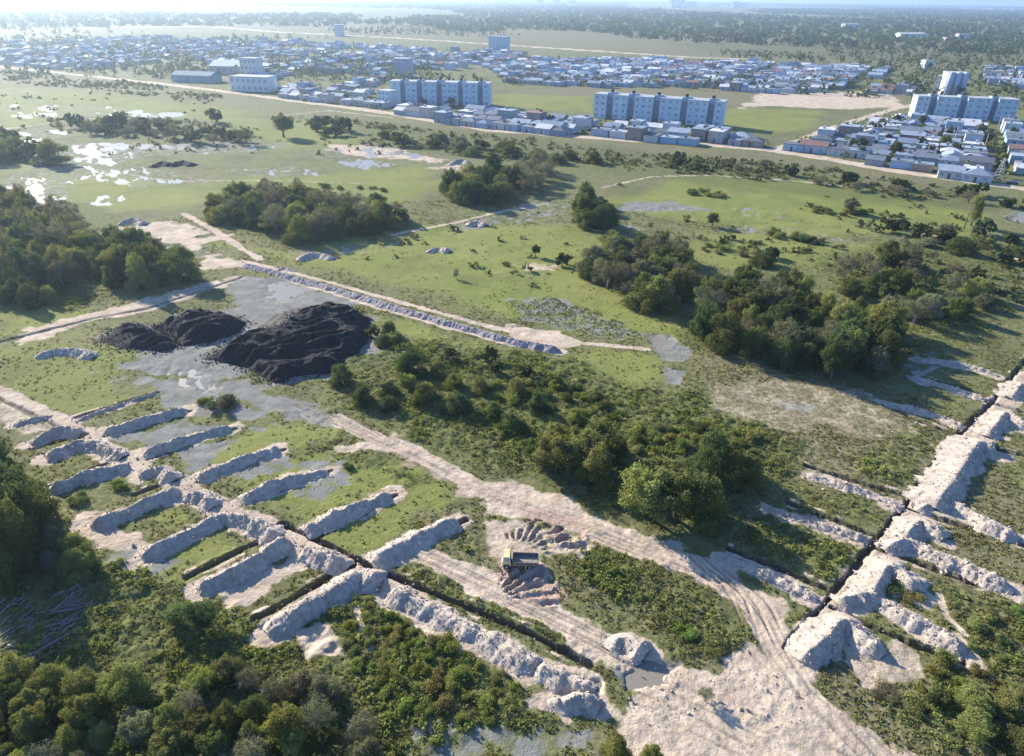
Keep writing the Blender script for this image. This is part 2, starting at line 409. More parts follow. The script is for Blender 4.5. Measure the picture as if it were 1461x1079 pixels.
    area('mud', 0.55, [(730, 430), (800, 420), (860, 450), (930, 480), (860, 482), (740, 465)], 2, 3, 8),
    area('mud', 0.8, [(880, 950), (930, 940), (975, 945), (960, 975), (910, 990), (880, 985)], 0.8, 0.8, 4),
    area('mud', 0.7, [(150, 790), (200, 770), (260, 800), (200, 830)], 0.6, 1, 3),
    area('mud', 0.6, [(700, 690), (760, 700), (750, 730), (700, 720)], 1, 1.5, 4),
    area('mud', 0.8, [(735, 785), (770, 785), (775, 805), (735, 805)], 0.4, 0.5, 2),
]
WETS = [  # (strength, outline): standing water breaks through here
    (1.0, [(0, 255), (40, 225), (95, 205), (180, 200), (240, 208), (160, 240), (120, 262), (90, 295), (30, 300), (0, 290)]),
    (0.95, [(200, 208), (300, 200), (420, 203), (400, 212), (300, 224), (230, 222)]),
    (0.85, [(150, 262), (200, 250), (270, 256), (200, 268)]), (0.7, [(70, 280), (190, 275), (170, 290), (110, 300)]),
    (0.8, [(90, 175), (200, 160), (300, 158), (220, 175), (120, 190)]),
    (0.75, [(500, 213), (560, 208), (650, 232), (600, 236), (520, 224)]),
    (0.8, [(200, 335), (245, 330), (320, 370), (290, 378), (230, 358)]),
    (0.75, [(400, 360), (520, 345), (580, 330), (600, 338), (530, 358), (430, 372)]),
    (0.85, [(690, 305), (770, 285), (830, 288), (820, 305), (740, 318)]),
    (0.7, [(880, 292), (1000, 292), (990, 303), (890, 303)]), (0.8, [(1010, 322), (1120, 322), (1280, 350), (1270, 360), (1110, 335), (1010, 330)]),
    (1.1, [(1425, 298), (1475, 300), (1475, 322), (1430, 316)]), (1.05, [(1425, 425), (1475, 415), (1475, 445), (1440, 450)]),
    (0.8, [(1400, 450), (1461, 455), (1461, 475), (1410, 470)]), (0.9, [(1290, 520), (1330, 500), (1350, 515), (1300, 540)]),
    (0.9, [(160, 522), (240, 505), (330, 540), (300, 560), (230, 540)]), (0.8, [(60, 238), (200, 236), (330, 258), (300, 266), (150, 262), (60, 256)]), (0.85, [(0, 190), (60, 180), (110, 190), (60, 205), (0, 205)]), (0.8, [(430, 208), (520, 214), (600, 236), (520, 240), (440, 224)]), (0.8, [(300, 240), (420, 236), (470, 250), (360, 256)]), (0.75, [(1040, 296), (1130, 300), (1120, 312), (1050, 308)]), (0.8, [(0, 150), (150, 150), (240, 165), (120, 172), (0, 168)]), (0.8, [(620, 330), (700, 305), (760, 300), (660, 335)]), (0.75, [(430, 575), (500, 600), (470, 612), (420, 592)]), (0.75, [(850, 300), (900, 320), (960, 330), (900, 335), (850, 318)]), (1.1, [(330, 455), (350, 470), (300, 490), (255, 492)]), (0.95, [(420, 580), (500, 602), (470, 612), (410, 595)]), (0.9, [(170, 612), (250, 598), (240, 612), (190, 622)]), (1.1, [(375, 400), (440, 405), (430, 425), (380, 430)]), (0.8, [(250, 500), (330, 470), (345, 475), (290, 500)]),
    (0.7, [(740, 440), (820, 430), (900, 465), (760, 460)]), (1.0, [(928, 480), (955, 482), (970, 500), (945, 508)]),
    (1.8, [(800, 962), (855, 975), (856, 988), (800, 986)]), (1.9, [(885, 955), (930, 942), (968, 950), (940, 975), (895, 985)]),
    (0.9, [(265, 645), (330, 632), (300, 655)]), (0.6, [(0, 70), (150, 60), (200, 90), (60, 95)]),
]
ROADS = [  # (points, width, field, strength, rutted)
    (MAIN_TRACK, 3.6, 'sand', 0.85, 1), (SIDE_TRACK, 3.0, 'sand', 0.85, 1), (STRIP, 2.7, 'sand', 0.8, 0.4), (BENCH, 4.2, 'sand', 0.95, 0),
    ([(262, 305), (300, 325), (345, 355), (372, 370)], 2.4, 'sand', 0.95, 0.3), ([(330, 375), (380, 385), (450, 410), (560, 442), (660, 470), (740, 492), (800, 500)], 3.0, 'sand', 0.9, 0),
    ([(345, 372), (450, 398), (560, 428), (700, 467), (800, 486), (925, 498)], 1.8, 'sand', 0.85, 0),
    ([(-80, 86), (0, 95), (120, 108), (250, 122), (400, 141), (560, 162), (700, 186), (850, 197), (1000, 206), (1100, 214), (1300, 247), (1461, 270), (1600, 292)], 9.0, 'sand', 0.95, 0),
    ([(-80, 50), (60, 42), (180, 38), (300, 38), (400, 46), (560, 54), (700, 63), (850, 73), (985, 82), (1060, 84)], 20.0, 'sand', 1.0, 0),
    ([(1100, 216), (1180, 185), (1250, 163), (1305, 148)], 6.0, 'sand', 0.9, 0),
    ([(860, 268), (930, 252), (1010, 250), (1130, 258), (1220, 268)], 2.5, 'sand', 0.6, 0),
    ([(1300, 330), (1380, 345), (1461, 372)], 3.0, 'sand', 0.6, 0), ([(560, 335), (640, 320), (700, 305), (780, 290)], 2.2, 'sand', 0.7, 0),
    ([(1340, 850), (1350, 880), (1375, 905)], 0.9, 'sand', 0.8, 0), ([(508, 868), (520, 905), (530, 925)], 0.9, 'sand', 0.7, 0),
    ([(0, 238), (120, 240), (250, 258), (400, 258), (520, 262)], 2.0, 'sand', 0.5, 0),
    ([(0, 185), (100, 172), (240, 160)], 3.5, 'sand', 0.7, 0), ([(400, 165), (470, 158), (560, 168)], 4, 'sand', 0.6, 0),
]
RUTS = [[(1020, 826), (1050, 850), (1080, 885), (1100, 930), (1130, 975)], [(1040, 826), (1085, 860), (1108, 905), (1125, 935)], [(1000, 800), (1045, 842), (1068, 890)],
    [(925, 1005), (985, 1035), (1050, 1066), (1100, 1090)], [(960, 1000), (1040, 1040), (1120, 1085)], [(1075, 1030), (1150, 1062), (1200, 1085)], [(1090, 940), (1160, 1000), (1240, 1079)], [(1110, 930), (1190, 990), (1290, 1079)],
    [(690, 700), (780, 735), (900, 782), (1010, 832)], [(450, 585), (560, 640), (690, 706)], [(480, 590), (600, 660), (700, 715)], [(600, 795), (720, 850), (830, 905), (940, 960)], [(620, 800), (740, 855), (860, 915)],
    [(380, 400), (410, 415), (400, 440), (370, 465)], [(430, 405), (425, 430), (395, 455), (340, 500)], [(330, 535), (420, 575), (500, 615)], [(1150, 940), (1220, 990), (1270, 1050)]]
CLODS = [([(725, 765), (760, 745), (830, 765), (835, 785), (780, 785)], 0.6), ([(710, 825), (750, 800), (800, 830), (790, 860), (730, 850)], 0.42),
         ([(1000, 980), (1080, 955), (1160, 1000), (1130, 1040), (1030, 1020)], 0.13), ([(880, 1000), (960, 960), (1010, 990), (940, 1040)], 0.22)]

# banks of spoil: crest in photo pixels, width, height in metres
HEAPS = []
def H(*a, **k): HEAPS.append((a, k))
GL, GR, GC, GX = 'spoil heaps left of the dirt strip', 'spoil heaps right of the dirt strip', 'spoil banks along the right trench', 'low eroded ridges left of the right trench'
# upper right side of the strip, from the far end to the one by the truck
H([(108, 597), (160, 579), (222, 559)], 1.6, 0.5, 'low thin ridge of soil, farthest of those on the right of the dirt strip', group=GR)
H([(145, 611), (200, 596), (264, 578)], 3.4, 1.25, 'dark sided spoil heap just nearer than the thin farthest ridge right of the strip', group=GR)
H([(203, 642), (262, 622), (328, 604)], 3.2, 1.2, 'spoil heap right of the strip with its far tip nearest the lone dark bush', group=GR)
H([(278, 676), (335, 654), (398, 634)], 3.6, 1.35, 'pale crested spoil heap between puddled mud and a bright grass patch right of strip', group=GR)
H([(340, 706), (400, 683), (466, 664)], 3.6, 1.4, 'sharp crested heap fourth up from the yellow truck, right of the strip', group=GR)
H([(432, 750), (495, 722), (556, 698)], 3.8, 1.5, 'blue shaded spoil heap next but one from the yellow truck, right of the strip', group=GR)
H([(528, 795), (590, 762), (652, 735)], 3.9, 1.55, 'tall pale spoil heap nearest the yellow truck on the right of the strip', group=GR)
# lower left side
H([(18, 603), (48, 596), (72, 590)], 2.0, 0.6, 'small faint ridge at the left picture edge beside the strip', group=GL)
H([(42, 626), (80, 610), (114, 612)], 3.4, 1.25, 'short rounded spoil heap, second from the far end left of the strip', group=GL)
H([(62, 645), (118, 626), (172, 644)], 3.8, 1.5, 'arched spoil heap left of the strip between the two farthest cross trenches', group=GL)
H([(66, 692), (124, 672), (182, 656)], 3.8, 1.5, 'long low heap left of the strip with a round bush at its foot', group=GL)
H([(196, 672), (226, 664), (248, 678)], 3.4, 1.3, 'short humped heap beside the strip, above the round bush', group=GL)
H([(125, 742), (190, 718), (254, 690)], 3.4, 1.5, 'straight spoil heap above the bare sand full of small holes', group=GL)
H([(262, 700), (286, 702), (303, 716)], 3.2, 1.3, 'small dome shaped heap at the strip edge beside a bright grass patch', group=GL)
H([(198, 784), (258, 758), (316, 729), (356, 738), (396, 757)], 3.6, 1.6, 'bent spoil heap left of the strip curling round a square of green grass', group=GL)
H([(280, 832), (350, 800), (412, 762)], 3.6, 1.7, 'long shaded heap left of strip beside a straight black cross trench', group=GL)
H([(432, 776), (462, 788), (498, 800)], 3.4, 1.5, 'stubby heap on the strip edge just above the nearest cross trench', group=GL)
H([(378, 893), (448, 852), (508, 815), (540, 824)], 4.2, 1.9, 'nearest long spoil heap left of the strip, with a bright sandy crest', flat=0.15, group=GL)
H([(556, 836), (630, 872), (700, 908), (766, 946)], 4.2, 1.7, 'long grey runnelled bank running down from the strip towards the foreground pit', rill=0.9, taper=0.8)
H([(764, 948), (790, 958), (822, 972), (850, 980)], 3.4, 1.4, 'sandy mound on the far lip of the small flooded pit')
H([(782, 988), (806, 996), (830, 990), (858, 1000)], 2.8, 1.5, 'square ended mound with a blue shaded face, near side of the flooded pit', taper=1.1, dips=0.5, wob=0.8)
H([(872, 920), (892, 908), (922, 926)], 3.6, 1.6, 'broken clay mound beside the grey puddle on the side track', wob=0.8, dips=0.7)
# right-hand trench: sunlit bench and the banks thrown off it
H([(1146, 934), (1178, 908), (1207, 884), (1236, 906), (1264, 926)], 3.4, 1.8, 'triangular sand heap at the near end of the right trench', wl=2.8, group=GC, dips=0.15)
H([(1246, 846), (1258, 822), (1273, 805), (1312, 838)], 3.2, 1.7, 'tall sand heap above green bushes in the second square from the near end', wl=3.0, group=GC, dips=0.15)
H([(1196, 852), (1246, 846), (1290, 870), (1337, 897), (1384, 924)], 3.8, 1.5, 'runnelled bank along the nearest cross trench right of the main trench', rill=1.0, group=GC)
H([(1292, 766), (1304, 750), (1318, 742), (1350, 762)], 3.0, 1.4, 'short pale heap in the third square of the right trench', wl=2.6, group=GC, dips=0.15)
H([(1264, 778), (1299, 768), (1340, 786), (1390, 808), (1450, 836)], 3.4, 1.3, 'grey bank along the middle cross trench right of the main trench', rill=1.0, group=GC)
H([(1338, 716), (1366, 676), (1396, 632), (1426, 636)], 3.6, 1.9, 'longest sand bank with a flat sunlit top along the right trench', wl=4.6, group=GC, dips=0.12)
H([(1310, 722), (1340, 708), (1374, 720), (1416, 744), (1458, 764)], 3.4, 1.3, 'grey bank along the cross trench just below the longest flat sand bank', rill=1.0, group=GC)
H([(1412, 614), (1436, 588), (1462, 600), (1490, 612)], 3.6, 1.8, 'dark faced heap above the longest flat sand bank at the right edge', wl=3.0, group=GC)
H([(1446, 562), (1460, 546), (1485, 552)], 3.4, 1.5, 'farthest sand heap where the right trench leaves the picture', wl=3.0, group=GC)
H([(1034, 795), (1070, 805), (1110, 822), (1168, 853)], 2.6, 0.75, 'low crumbling ridge nearest the bare sand, left of the right trench', group=GX, rill=0.9)
H([(1098, 722), (1150, 738), (1200, 754), (1240, 768)], 2.4, 0.75, 'low grey ridge in the shade of the big trees left of right trench', group=GX, rill=0.9)
H([(1152, 672), (1190, 684), (1240, 700), (1290, 722)], 2.6, 0.8, 'low pinkish ridge below the dry pasture left of the right trench', group=GX, rill=0.9)
H([(1262, 572), (1300, 580), (1340, 592), (1378, 608)], 2.4, 0.7, 'low ridge above the dry pasture left of the right trench', group=GX)
H([(1300, 534), (1350, 548), (1408, 568)], 2.4, 0.7, 'low ridge second from the far end, left of the right trench', group=GX)
H([(1308, 510), (1366, 516), (1426, 534)], 2.4, 0.7, 'low ridge farthest up the right trench beside the dark wood', group=GX)
# farther off
H([(346, 374), (450, 402), (560, 434), (660, 463), (740, 485), (798, 495)], 3.0, 1.1, 'long straight earth bank crossing the green meadow', name='earth_bank', cat='earth bank', rill=0.3, mat=M_BANK, dips=0.05)
H([(48, 505), (76, 497), (112, 497), (132, 504)], 3.6, 1.2, 'pale grey heap in the grass left of the black topsoil', name='soil_heap')
H([(610, 356), (625, 351), (641, 355)], 4.0, 1.3, 'small lone pale heap in the middle of the green meadow', name='soil_heap')
H([(668, 318), (680, 314), (694, 318)], 4.0, 1.2, 'small bluish heap beside the ditch below the far grove', name='soil_heap')
H([(425, 368), (450, 360), (475, 366)], 4.5, 1.2, 'flat grey heap in the shade under the long thicket', name='soil_heap')
H([(168, 317), (188, 311), (206, 316)], 4.5, 1.4, 'dark little heap on the bare ground behind the left wood', name='soil_heap')
H([(215, 234), (232, 229), (242, 232)], 6, 1.8, 'dark heap on the wet ground, left one of a far pair', name='soil_heap', mat=M_TOPSOIL)
H([(244, 233), (260, 228), (275, 232)], 6, 1.8, 'dark heap on the wet ground, right one of a far pair', name='soil_heap', mat=M_TOPSOIL)
H([(640, 232), (655, 227), (670, 230)], 5, 1.6, 'grey heap on the bare patch before the far scrub', name='soil_heap')
H([(395, 385), (405, 381), (420, 386)], 3, 0.6, 'little soil hump beside the start of the long bank', name='soil_heap')


def bb_mask(P, X, Y, m):
    lo = P.min(0) - m; hi = P.max(0) + m
    return np.nonzero((X > lo[0]) & (X < hi[0]) & (Y > lo[1]) & (Y < hi[1]))[0]

def ground_fields(X, Y):
    """cover weights and height of the ground at world points"""
    n = len(X)
    D = np.hypot(X, Y)
    f = {k: np.zeros(n) for k in ('lush', 'dry', 'scrub', 'sand', 'clay', 'mud', 'rut', 'soil')}
    for (k, s, pts, e, na, wl) in AREAS:
        P = atl(pts); ix = bb_mask(P, X, Y, e + na * 1.6)
        if not len(ix): continue
        x, y = X[ix], Y[ix]
        sd = poly_sd(P, x, y) + na * fbm(x, y, wl, 4, len(pts) * 3 + int(abs(P[0][0])) % 17, 0.62)
        m = s * (1 - sstep(-e, e, sd))
        f[k][ix] = np.maximum(f[k][ix], m)
    Z = 0.10 * fbm(X, Y, 24, 3, 3) + 0.05 * fbm(X, Y, 2.2, 2, 9) * sstep(260, 120, D)
    for (pts, w, k, s, rut) in ROADS:
        P = atl(pts); ix = bb_mask(P, X, Y, w)
        x, y = X[ix], Y[ix]
        d, off = line_d(P, x, y)
        m = s * (1 - sstep(w * 0.32, w * 0.62, d + w * 0.22 * fbm(x, y, w * 1.3, 4, 5, 0.62)))
        f[k][ix] = np.maximum(f[k][ix], m)
        for q in ('scrub', 'lush', 'dry'): f[q][ix] *= 1 - 0.8 * np.clip(m, 0, 1)
        if rut:
            r = np.exp(-((np.abs(off) - 0.8) / 0.22) ** 2) + 0.7 * np.exp(-((np.abs(off + 0.5) - 1.6) / 0.25) ** 2)
            r *= np.clip(m * 1.3, 0, 1) * (0.5 + 0.5 * fbm(x, y, 5, 3, 8))
            Z[ix] -= 0.12 * rut * r; f['rut'][ix] = np.maximum(f['rut'][ix], np.clip(r * rut, 0, 1))
    for a_, k_ in HEAPS:                                       # spilt soil round every heap
        if k_.get('mat') or k_.get('name') == 'soil_heap': continue
        P = atl(a_[0], a_[2] * 0.85); hw = a_[1] * 0.5; ix = bb_mask(P, X, Y, hw + 4)
        if not len(ix): continue
        x, y = X[ix], Y[ix]; d, off = line_d(P, x, y)
        m = 0.8 * (1 - sstep(hw * 0.7, hw + 0.9, d + 1.0 * fbm(x, y, 2.6, 4, 15, 0.62)))
        f['sand'][ix] = np.maximum(f['sand'][ix], m)
        for q in ('scrub', 'lush'): f[q][ix] *= 1 - 0.9 * m
    for pts in RUTS:                                            # wheel tracks pressed into the soft ground
        P, _ = smooth_line(atl(pts), 0.8); ix = bb_mask(P, X, Y, 2.5)
        if not len(ix): continue
        x, y = X[ix], Y[ix]; d, off = line_d(P, x, y)
        r = np.exp(-((np.abs(off) - 0.75) / 0.2) ** 2) * (d < 1.6) * np.clip(0.75 + 0.7 * fbm(x, y, 6, 3, 18), 0, 1)
        lipr = np.exp(-((np.abs(off) - 0.75) / 0.42) ** 2) * (d < 1.8) - r
        Z[ix] += -0.18 * r + 0.07 * np.clip(lipr, 0, 1); f['rut'][ix] = np.maximum(f['rut'][ix], r)
    # rough herbage and mud make the surface lumpy
    near = sstep(300, 120, D)
    lump = fbm(X, Y, 1.5, 3, 21, 0.6)
    Z += near * f['scrub'] * (0.18 + 0.26 * lump)
    bare = np.clip(f['sand'] + f['clay'], 0, 1)
    Z += near * bare * 0.07 * fbm(X, Y, 1.1, 3, 31, 0.6)
    Z -= 0.06 * f['mud']
    wet = np.zeros(n)
    for s, pts in WETS:
        P = atl(pts); ix = bb_mask(P, X, Y, 12)
        x, y = X[ix], Y[ix]
        r = np.median(np.hypot(P[:, 0], P[:, 1])); e = 0.5 if s > 1.5 else 1.0 + r * 0.012
        m = s * (1 - sstep(-e, e, poly_sd(P, x, y) + e * fbm(x, y, e * 5, 3, 12)))
        wet[ix] = np.maximum(wet[ix], m)
    wl = 2.2 + D * 0.016
    Z -= wet * (0.19 + 0.15 * (vnoise(X / wl, Y / (wl * 0.8), 41) * 2 - 1) + 0.15 * (vnoise(X / wl * 2.1, Y / wl * 2.6, 43) * 2 - 1) + 0.13 * (vnoise(X / wl * 4.6, Y / wl * 4.9, 45) * 2 - 1) + 0.10 * (vnoise(X / wl * 9, Y / wl * 9, 46) * 2 - 1))
    Z -= np.clip(wet - 1, 0, 1) * 0.3
    f['mud'] = np.maximum(f['mud'], np.clip(wet * 0.5, 0, 1))
    f['wet'] = wet
    for pts, a in CLODS:
        P = atl(pts); ix = bb_mask(P, X, Y, 2)
        x, y = X[ix], Y[ix]
        m = 1 - sstep(-1.0, 0.8, poly_sd(P, x, y) + fbm(x, y, 2, 2, 2))
        c = P.mean(0); th = np.arctan2(y - c[1] + 3, x - c[0] + 5)
        Z[ix] += a * m * ((0.75 if a > .3 else 0.0) * np.sin(th * 26 + 2.2 * fbm(x, y, 2.4, 3, 6)) * (0.75 + 0.4 * fbm(x, y, 1.6, 2, 5)) + 0.45 * fbm(x, y, 0.8, 3, 7))
        f['clay'][ix] = np.maximum(f['clay'][ix], (0.8 if a > .3 else 0.0) * m * (0.75 + 0.4 * fbm(x, y, 1.2, 2, 19)))
        for q in ('scrub', 'lush', 'dry'): f[q][ix] *= 1 - m * (a > .3)
        f['sand'][ix] = np.maximum(f['sand'][ix], .25 * m * (a > .3))
    Z += np.where(Z < -0.1, 0.0, 0.0)
    for pts, w, dep in TRENCHES:
        P = atl(pts); ix = bb_mask(P, X, Y, 3.0)
        x, y = X[ix], Y[ix]
        d, off = line_d(P, x, y)
        d = d + 0.17 * fbm(x, y, 2.6, 2, 77) + 0.09 * fbm(x, y, 0.7, 2, 79)
        c = 1 - sstep(w * 0.5 - 0.03, w * 0.5 + 0.09, d)
        Z[ix] = Z[ix] * (1 - c) - dep * c
        lip = np.exp(-((d - w * 0.5 - 0.55) / 0.4) ** 2) * (0.6 + 0.6 * fbm(x, y, 2.0, 3, 78))
        lip = lip * (np.abs(off) > d * 0.93) * (fbm(x, y, 3.5, 2, 71) > -0.15)
        Z[ix] += 0.08 * np.clip(lip, 0, 1)
        f['sand'][ix] = np.maximum(f['sand'][ix], np.clip(lip * 0.95 * (1 - c), 0, 0.9) * (1 - c))
        f['soil'][ix] = np.maximum(f['soil'][ix], 1 - sstep(w * .5 + .05, w * .5 + .25, d))  # trench insides coloured darker, painting in the shade they hold
        f['wet'][ix] = np.maximum(f['wet'][ix], -3 * c)          # trench floors stay dry
    return f, Z

def build_ground():
    th = np.linspace(R_(-64), R_(64), 880)
    rs = [10.0]
    while rs[-1] < 17000:
        r = rs[-1]; dr = (r * r + CAM_H ** 2) / CAM_H / FOC * 0.85
        rs.append(r + min(max(dr, 0.16), r * 0.25))
    rs = np.array(rs); nr, nt_ = len(rs), len(th)
    RR, TT = np.meshgrid(rs, th, indexing='ij')
    X = (RR * np.sin(TT)).ravel(); Y = (RR * np.cos(TT)).ravel()
    f, Z = ground_fields(X, Y)
    a = (np.arange(nr - 1)[:, None] * nt_ + np.arange(nt_ - 1)[None, :]).ravel()
    F = np.stack([a, a + 1, a + nt_ + 1, a + nt_], 1)[:, ::-1]
    me = new_mesh('ground', np.stack([X, Y, Z], 1), F, (ground_material(),), True)
    for nm, keys in (('cover', ('sand', 'scrub', 'mud')), ('tint', ('lush', 'dry', 'clay'))):
        at_ = me.attributes.new(nm, 'FLOAT_COLOR', 'POINT')
        c = np.ones((len(X), 4), np.float32)
        for i, k in enumerate(keys): c[:, i] = f[k]
        at_.data.foreach_set('color', c.ravel())
    for k in ('rut', 'soil'):
        at_ = me.attributes.new(k, 'FLOAT', 'POINT'); at_.data.foreach_set('value', f[k].astype(np.float32))
    kind(link('ground', me), 'structure')
    print('ground', nr, nt_)

def ground_material():
    m, nt = nodes('ground_cover')
    g = N(nt, 'ShaderNodeNewGeometry').outputs['Position']
    cov = N(nt, 'ShaderNodeAttribute', attribute_name='cover'); sc_ = N(nt, 'ShaderNodeSeparateColor'); nt.links.new(cov.outputs[0], sc_.inputs[0])
    tin = N(nt, 'ShaderNodeAttribute', attribute_name='tint'); st = N(nt, 'ShaderNodeSeparateColor'); nt.links.new(tin.outputs[0], st.inputs[0])
    rut = N(nt, 'ShaderNodeAttribute', attribute_name='rut').outputs['Fac']
    big = ramp(nt, noise(nt, g, 0.035, 5, 0.6), 0.32, 0.68)
    mid = ramp(nt, noise(nt, g, 0.35, 5, 0.62), 0.32, 0.68)
    fin = ramp(nt, noise(nt, g, 2.6, 4, 0.65), 0.3, 0.7)
    # stems and dead litter show through everywhere
    blot = ramp(nt, noise(nt, g, 0.85, 6, 0.7), 0.40, 0.60)
    blot2 = ramp(nt, noise(nt, g, 0.24, 6, 0.7), 0.40, 0.62)
    speck = ramp(nt, noise(nt, g, 1.9, 3, 0.6), 0.58, 0.70)
    rough_grass = mixc(nt, blot, (0.085, 0.102, 0.030), (0.185, 0.185, 0.076))
    rough_grass = mixc(nt, mathn(nt, 'MULTIPLY', blot2, 0.55), rough_grass, (0.195, 0.185, 0.098))
    lush = mixc(nt, big, (0.165, 0.195, 0.040), (0.238, 0.246, 0.068))
    lush = mixc(nt, mathn(nt, 'MULTIPLY', blot2, 0.4), lush, (0.128, 0.152, 0.038))
    lush = mixc(nt, mathn(nt, 'MULTIPLY', blot, 0.22), lush, (0.20, 0.205, 0.085))
    patch = ramp(nt, noise(nt, g, 0.055, 7, 0.68), 0.50, 0.62)
    lush = mixc(nt, mathn(nt, 'MULTIPLY', patch, 0.42), lush, (0.105, 0.118, 0.042))
    pale = ramp(nt, noise(nt, g, 0.09, 6, 0.7), 0.60, 0.70)
    lush = mixc(nt, mathn(nt, 'MULTIPLY', pale, 0.55), lush, (0.27, 0.255, 0.13))
    rough_grass = mixc(nt, mathn(nt, 'MULTIPLY', patch, 0.5), rough_grass, (0.085, 0.090, 0.038))
    c = mixc(nt, st.outputs[0], rough_grass, lush)
    dry = mixc(nt, blot, (0.098, 0.096, 0.042), (0.245, 0.210, 0.130))
    dry = mixc(nt, mathn(nt, 'MULTIPLY', speck, 0.6), dry, (0.36, 0.31, 0.23))
    c = mixc(nt, mathn(nt, 'MULTIPLY', st.outputs[1], 0.9), c, dry)
    scrub = mixc(nt, blot, (0.050, 0.066, 0.020), (0.150, 0.168, 0.052))
    scrub = mixc(nt, mathn(nt, 'MULTIPLY', blot2, 0.35), scrub, (0.14, 0.125, 0.062))
    c = mixc(nt, mathn(nt, 'MULTIPLY', sc_.outputs[1], 0.9), c, scrub)
    c = mixc(nt, mathn(nt, 'MULTIPLY', fin, 0.5), c, mixc(nt, 1.0, c, (0.62, 0.62, 0.62), 'MULTIPLY'))
    # mud and sand break up along noisy edges
    def brk(v, n, k):
        a = mathn(nt, 'ADD', v, mathn(nt, 'MULTIPLY', mathn(nt, 'SUBTRACT', n, 0.5), k))
        return ramp(nt, a, 0.38, 0.66)
    mud = mixc(nt, mid, (0.135, 0.138, 0.118), (0.225, 0.222, 0.195))
    c = mixc(nt, brk(sc_.outputs[2], mid, 0.55), c, mud)
    sand = mixc(nt, mid, (0.365, 0.285, 0.205), (0.600, 0.495, 0.372))
    sand = mixc(nt, mathn(nt, 'MULTIPLY', ramp(nt, noise(nt, g, 0.13, 5, 0.65), 0.46, 0.66), 0.6), sand, (0.265, 0.215, 0.165))
    sand = mixc(nt, mathn(nt, 'MULTIPLY', blot, 0.35), sand, (0.36, 0.30, 0.235))
    sand = mixc(nt, mathn(nt, 'MULTIPLY', fin, 0.25), sand, (0.31, 0.255, 0.19))
    edge = mathn(nt, 'ADD', mathn(nt, 'MULTIPLY', noise(nt, g, 0.3, 8, 0.72), 0.6), mathn(nt, 'MULTIPLY', noise(nt, g, 1.5, 6, 0.7), 0.4))
    c = mixc(nt, brk(sc_.outputs[0], edge, 2.0), c, sand)
    clay = mixc(nt, mid, (0.29, 0.195, 0.140), (0.40, 0.30, 0.235))
    c = mixc(nt, brk(st.outputs[2], mid, 0.5), c, clay)
    c = mixc(nt, mathn(nt, 'MULTIPLY', rut, 0.55), c, (0.20, 0.16, 0.12))
    soil = N(nt, 'ShaderNodeAttribute', attribute_name='soil').outputs['Fac']
    c = mixc(nt, mathn(nt, 'MULTIPLY', soil, 0.85), c, (0.12, 0.10, 0.08))  # spilt topsoil, plus the shade painted into the trenches
    p = N(nt, 'ShaderNodeBsdfPrincipled', i_Roughness=0.95)
    p.inputs['Specular IOR Level'].default_value = 0.08
    nt.links.new(c, p.inputs['Base Color'])
    b = N(nt, 'ShaderNodeBump', i_Strength=0.9)
    b.inputs['Distance'].default_value = 0.22
    h = mathn(nt, 'ADD', mathn(nt, 'MULTIPLY', noise(nt, g, 1.7, 5, 0.7), 1.0), 0.0)
    nt.links.new(h, b.inputs['Height']); nt.links.new(b.outputs[0], p.inputs['Normal'])
    o = N(nt, 'ShaderNodeOutputMaterial'); nt.links.new(p.outputs[0], o.inputs[0])
    return m

build_ground()

# standing water: one level sheet that shows wherever the ground dips below it
def build_water():
    m, nt = nodes('standing_water')
    g = N(nt, 'ShaderNodeNewGeometry').outputs['Position']
    p = N(nt, 'ShaderNodeBsdfPrincipled', i_Roughness=0.38, i_IOR=1.33)
    p.inputs['Base Color'].default_value = (0.20, 0.18, 0.14, 1)
    b = N(nt, 'ShaderNodeBump', i_Strength=0.35); b.inputs['Distance'].default_value = 0.04
    nt.links.new(noise(nt, g, 1.3, 3, 0.6), b.inputs['Height']); nt.links.new(b.outputs[0], p.inputs['Normal'])
    o = N(nt, 'ShaderNodeOutputMaterial'); nt.links.new(p.outputs[0], o.inputs[0])
    z = -0.235
    V = []; F = []
    # cut into the places that hold water, each a patch a little larger than its hollow
    for s, pts in WETS:
        P = atl(pts); c = P.mean(0); r = np.hypot(*c)
        Q = c + (P - c) * (1.08 + 2.0 / max(np.ptp(P[:, 0]), 4)); k = len(V)
        V += [(q[0], q[1], z - 0.0005 * len(F)) for q in Q]; F.append(list(range(k, k + len(Q))))
    me = bpy.data.meshes.new('water'); me.from_pydata(V, [], F); me.materials.append(m)
    kind(link('water', me), 'structure')
build_water()

